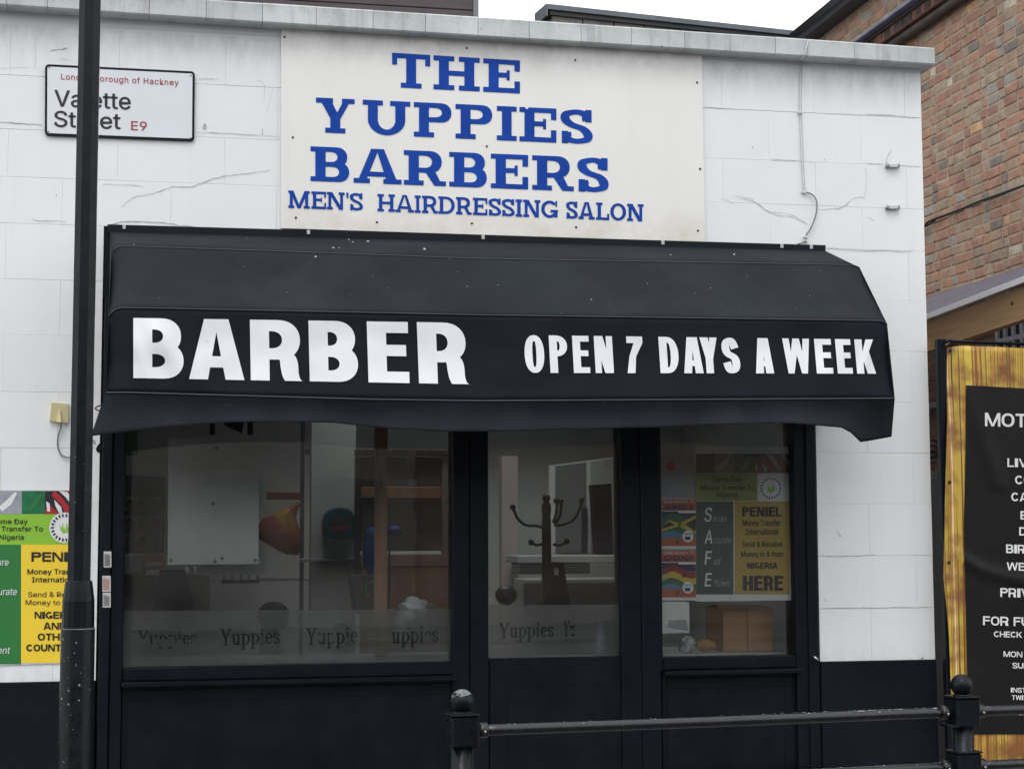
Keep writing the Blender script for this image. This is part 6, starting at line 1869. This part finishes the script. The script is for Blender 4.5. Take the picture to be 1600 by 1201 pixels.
# ---- through the door: coat stand, mirror, speaker, ledge
cs = simple('coat_stand', 'dark turned wood coat stand with curved hooks behind the door glass', 'coat stand', 856, 1100, 1.3)
YS = 1.3
cx0 = P(854, 850, YS); kx = abs(P(855, 850, YS).x - cx0.x)
zz = lambda y: P(854, y, YS).z - RZ0
DW = mat('dark_turned_wood', (.035, .028, .025), .45)
m = MB(); m.lathe((cx0.x, YS, RZ0), [(kx * 9, .0), (kx * 9, .05), (kx * 7.5, zz(960)), (kx * 7, zz(815)), (kx * 6, zz(806)), (kx * 7.5, zz(798)), (kx * 7, zz(788)), (kx * 4, zz(783)), (kx * 6.5, zz(779)), (kx * 5.5, zz(774)), (kx * 1, zz(772))], 16); m.build('column', DW, cs)
for pts in ([(848, 824), (838, 821), (822, 820), (810, 811), (803, 797), (801, 792)], [(866, 820), (880, 819), (897, 810), (907, 792), (909, 781)], [(864, 816), (868, 806), (870, 792), (869, 782)], [(866, 818), (874, 808), (877, 792), (876, 783)],
            [(848, 849), (838, 851), (830, 847)], [(864, 850), (876, 851), (886, 845)]):
    m = MB(); m.tube(spline([tuple(P(x, y, YS - .03)) for x, y in pts], 5), .0075, 8); e_ = P(pts[-1][0], pts[-1][1], YS - .03); m.sphere(tuple(e_), .016, 10); m.build('hook', DW, cs)
m = MB(); 
for a in range(4):
    an = a * math.pi / 2 + .5
    m.tube([(cx0.x, YS, RZ0 + .12), (cx0.x + .2 * math.cos(an), YS + .2 * math.sin(an), RZ0 + .05), (cx0.x + .28 * math.cos(an), YS + .28 * math.sin(an), RZ0 + .015)], .015, 8)
m.build('feet', DW, cs)
cl = simple('dark_coat', 'long dark coat hanging on the coat stand', 'coat', 875, 945, 1.25)
m = MB(); m.smooth = False; v = [P(866, 878, 1.22), P(880, 878, 1.22), P(893, 952, 1.22), P(849, 952, 1.22)]; m.slab([v[3], v[2], v[1], v[0]], .08); o_ = m.build('cloth', mat('brown_black_cloth', (.03, .022, .02), .8, var=.3, scale=20), cl)
m = MB(); pbox(m, 866, 887, 873, 898, 1.214, 1.218); m.build('label', PAPER, cl); 
YM = 2.6
mi = simple('wall_mirror', 'white framed wall mirror on the far wall behind the door glass', 'mirror', 915, 868, YM)
def mq(nm, pts, mt, Y, th=.02, par=mi):
    m = MB(); m.slab([P(x, y, Y) for x, y in pts], th); return m.build(nm, mt, par)
fw = mq('frame', [(858, 872), (972, 874), (972, 712), (858, 727)], mat('white_frame', (.55, .56, .56), .5), YM)
mq('mirror_glass', [(868, 862), (916, 863), (916, 722), (868, 728)], mat('mirror_grey', (.16, .175, .175), .15), YM - .008, .007, fw)
mq('mirror_glass', [(923, 863), (960, 864), (960, 716), (923, 721)], mat('mirror_light', (.34, .36, .36), .2), YM - .009, .007, fw)
mq('dark_strip', [(909, 861), (918, 861), (918, 793), (909, 793)], mat('navy_strip', (.03, .035, .045), .4), YM - .02, .006, fw)
sp_ = simple('tall_speaker', 'tall narrow black cabinet leaning against the far wall', 'cabinet', 940, 866, 2.4)
mq('body', [(933, 865), (958, 867), (955, 755), (926, 757)], BLACKP, 2.4, .1, sp_)
ld = simple('wall_ledge', 'pale ledge with drawers below the mirror behind the door glass', 'ledge', 890, 900, 2.3)
m = MB(); pbox(m, 809, 868, 985, 878, 2.2, 2.55, .004); m.build('top', IWH, ld)
m = MB(); pbox(m, 812, 880, 922, 896, 2.25, 2.5, .004); m.build('drawer', mat('grey_drawer', (.22, .23, .22), .5), ld)
m = MB(); pbox(m, 820, 905, 985, 909, 1.9, 2.2, .003); m.build('lower_shelf', IWH, ld)
m = MB(); pbox(m, 818, 910, 985, 1050, 2.21, 2.5, .004); m.build('carcass', mat('ledge_carcass', (.36, .36, .35), .6), ld)
dbl = P(791, 929, 1.0); blob('round_helmet', 'dark rounded hair dryer hood low behind the door glass', 'dryer hood', (dbl.x, 1.0, dbl.z), (.055, .05, .048), mat('hood_black', (.02, .022, .024), .3), .06, 33)
m = MB(); a_ = P(784, 700, 2.6); b_ = P(809, 700, 2.6); m.box(a_.x, b_.x, 2.6, 2.7, RZ0, P(800, 712, 2.6).z); m.build('pink_pilaster', mat('pinkish_paint', (.42, .36, .35), .8), shop)
bo = simple('spray_can', 'blue and white spray bottle standing inside the door glass', 'bottle', 938, 1022, .12)
a_ = P(938, 1022, .13); r = abs(P(946, 1000, .13).x - P(930, 1000, .13).x) / 2
zt_b = P(938, 973, .13).z
m = MB(); m.lathe((a_.x, .13, dz), [(r * .95, .002), (r, .01), (r, (zt_b - dz) * .75), (r * .5, (zt_b - dz) * .85), (r * .4, zt_b - dz)], 16); m.build('bottle', mat('pale_blue_plastic', (.12, .20, .34), .3, col2=(.4, .45, .5), scale=20), bo)
m = MB(); m.lathe((a_.x, .13, zt_b), [(r * .42, .001), (r * .45, .02), (r * .2, .024)], 12); m.build('cap', mat('orange_cap', (.4, .2, .06), .4), bo)
MB().box(da + .02, db - .02, .092, .20, dz - .03, dz - .001, .003).build('inner_sill', IWH, door)

for o_ in list(bpy.data.objects):
    if o_.type == 'MESH' and o_.parent is None and 'kind' not in o_ and 'category' not in o_:
        print('LOOSE', o_.name)
print('objects', len(bpy.data.objects))
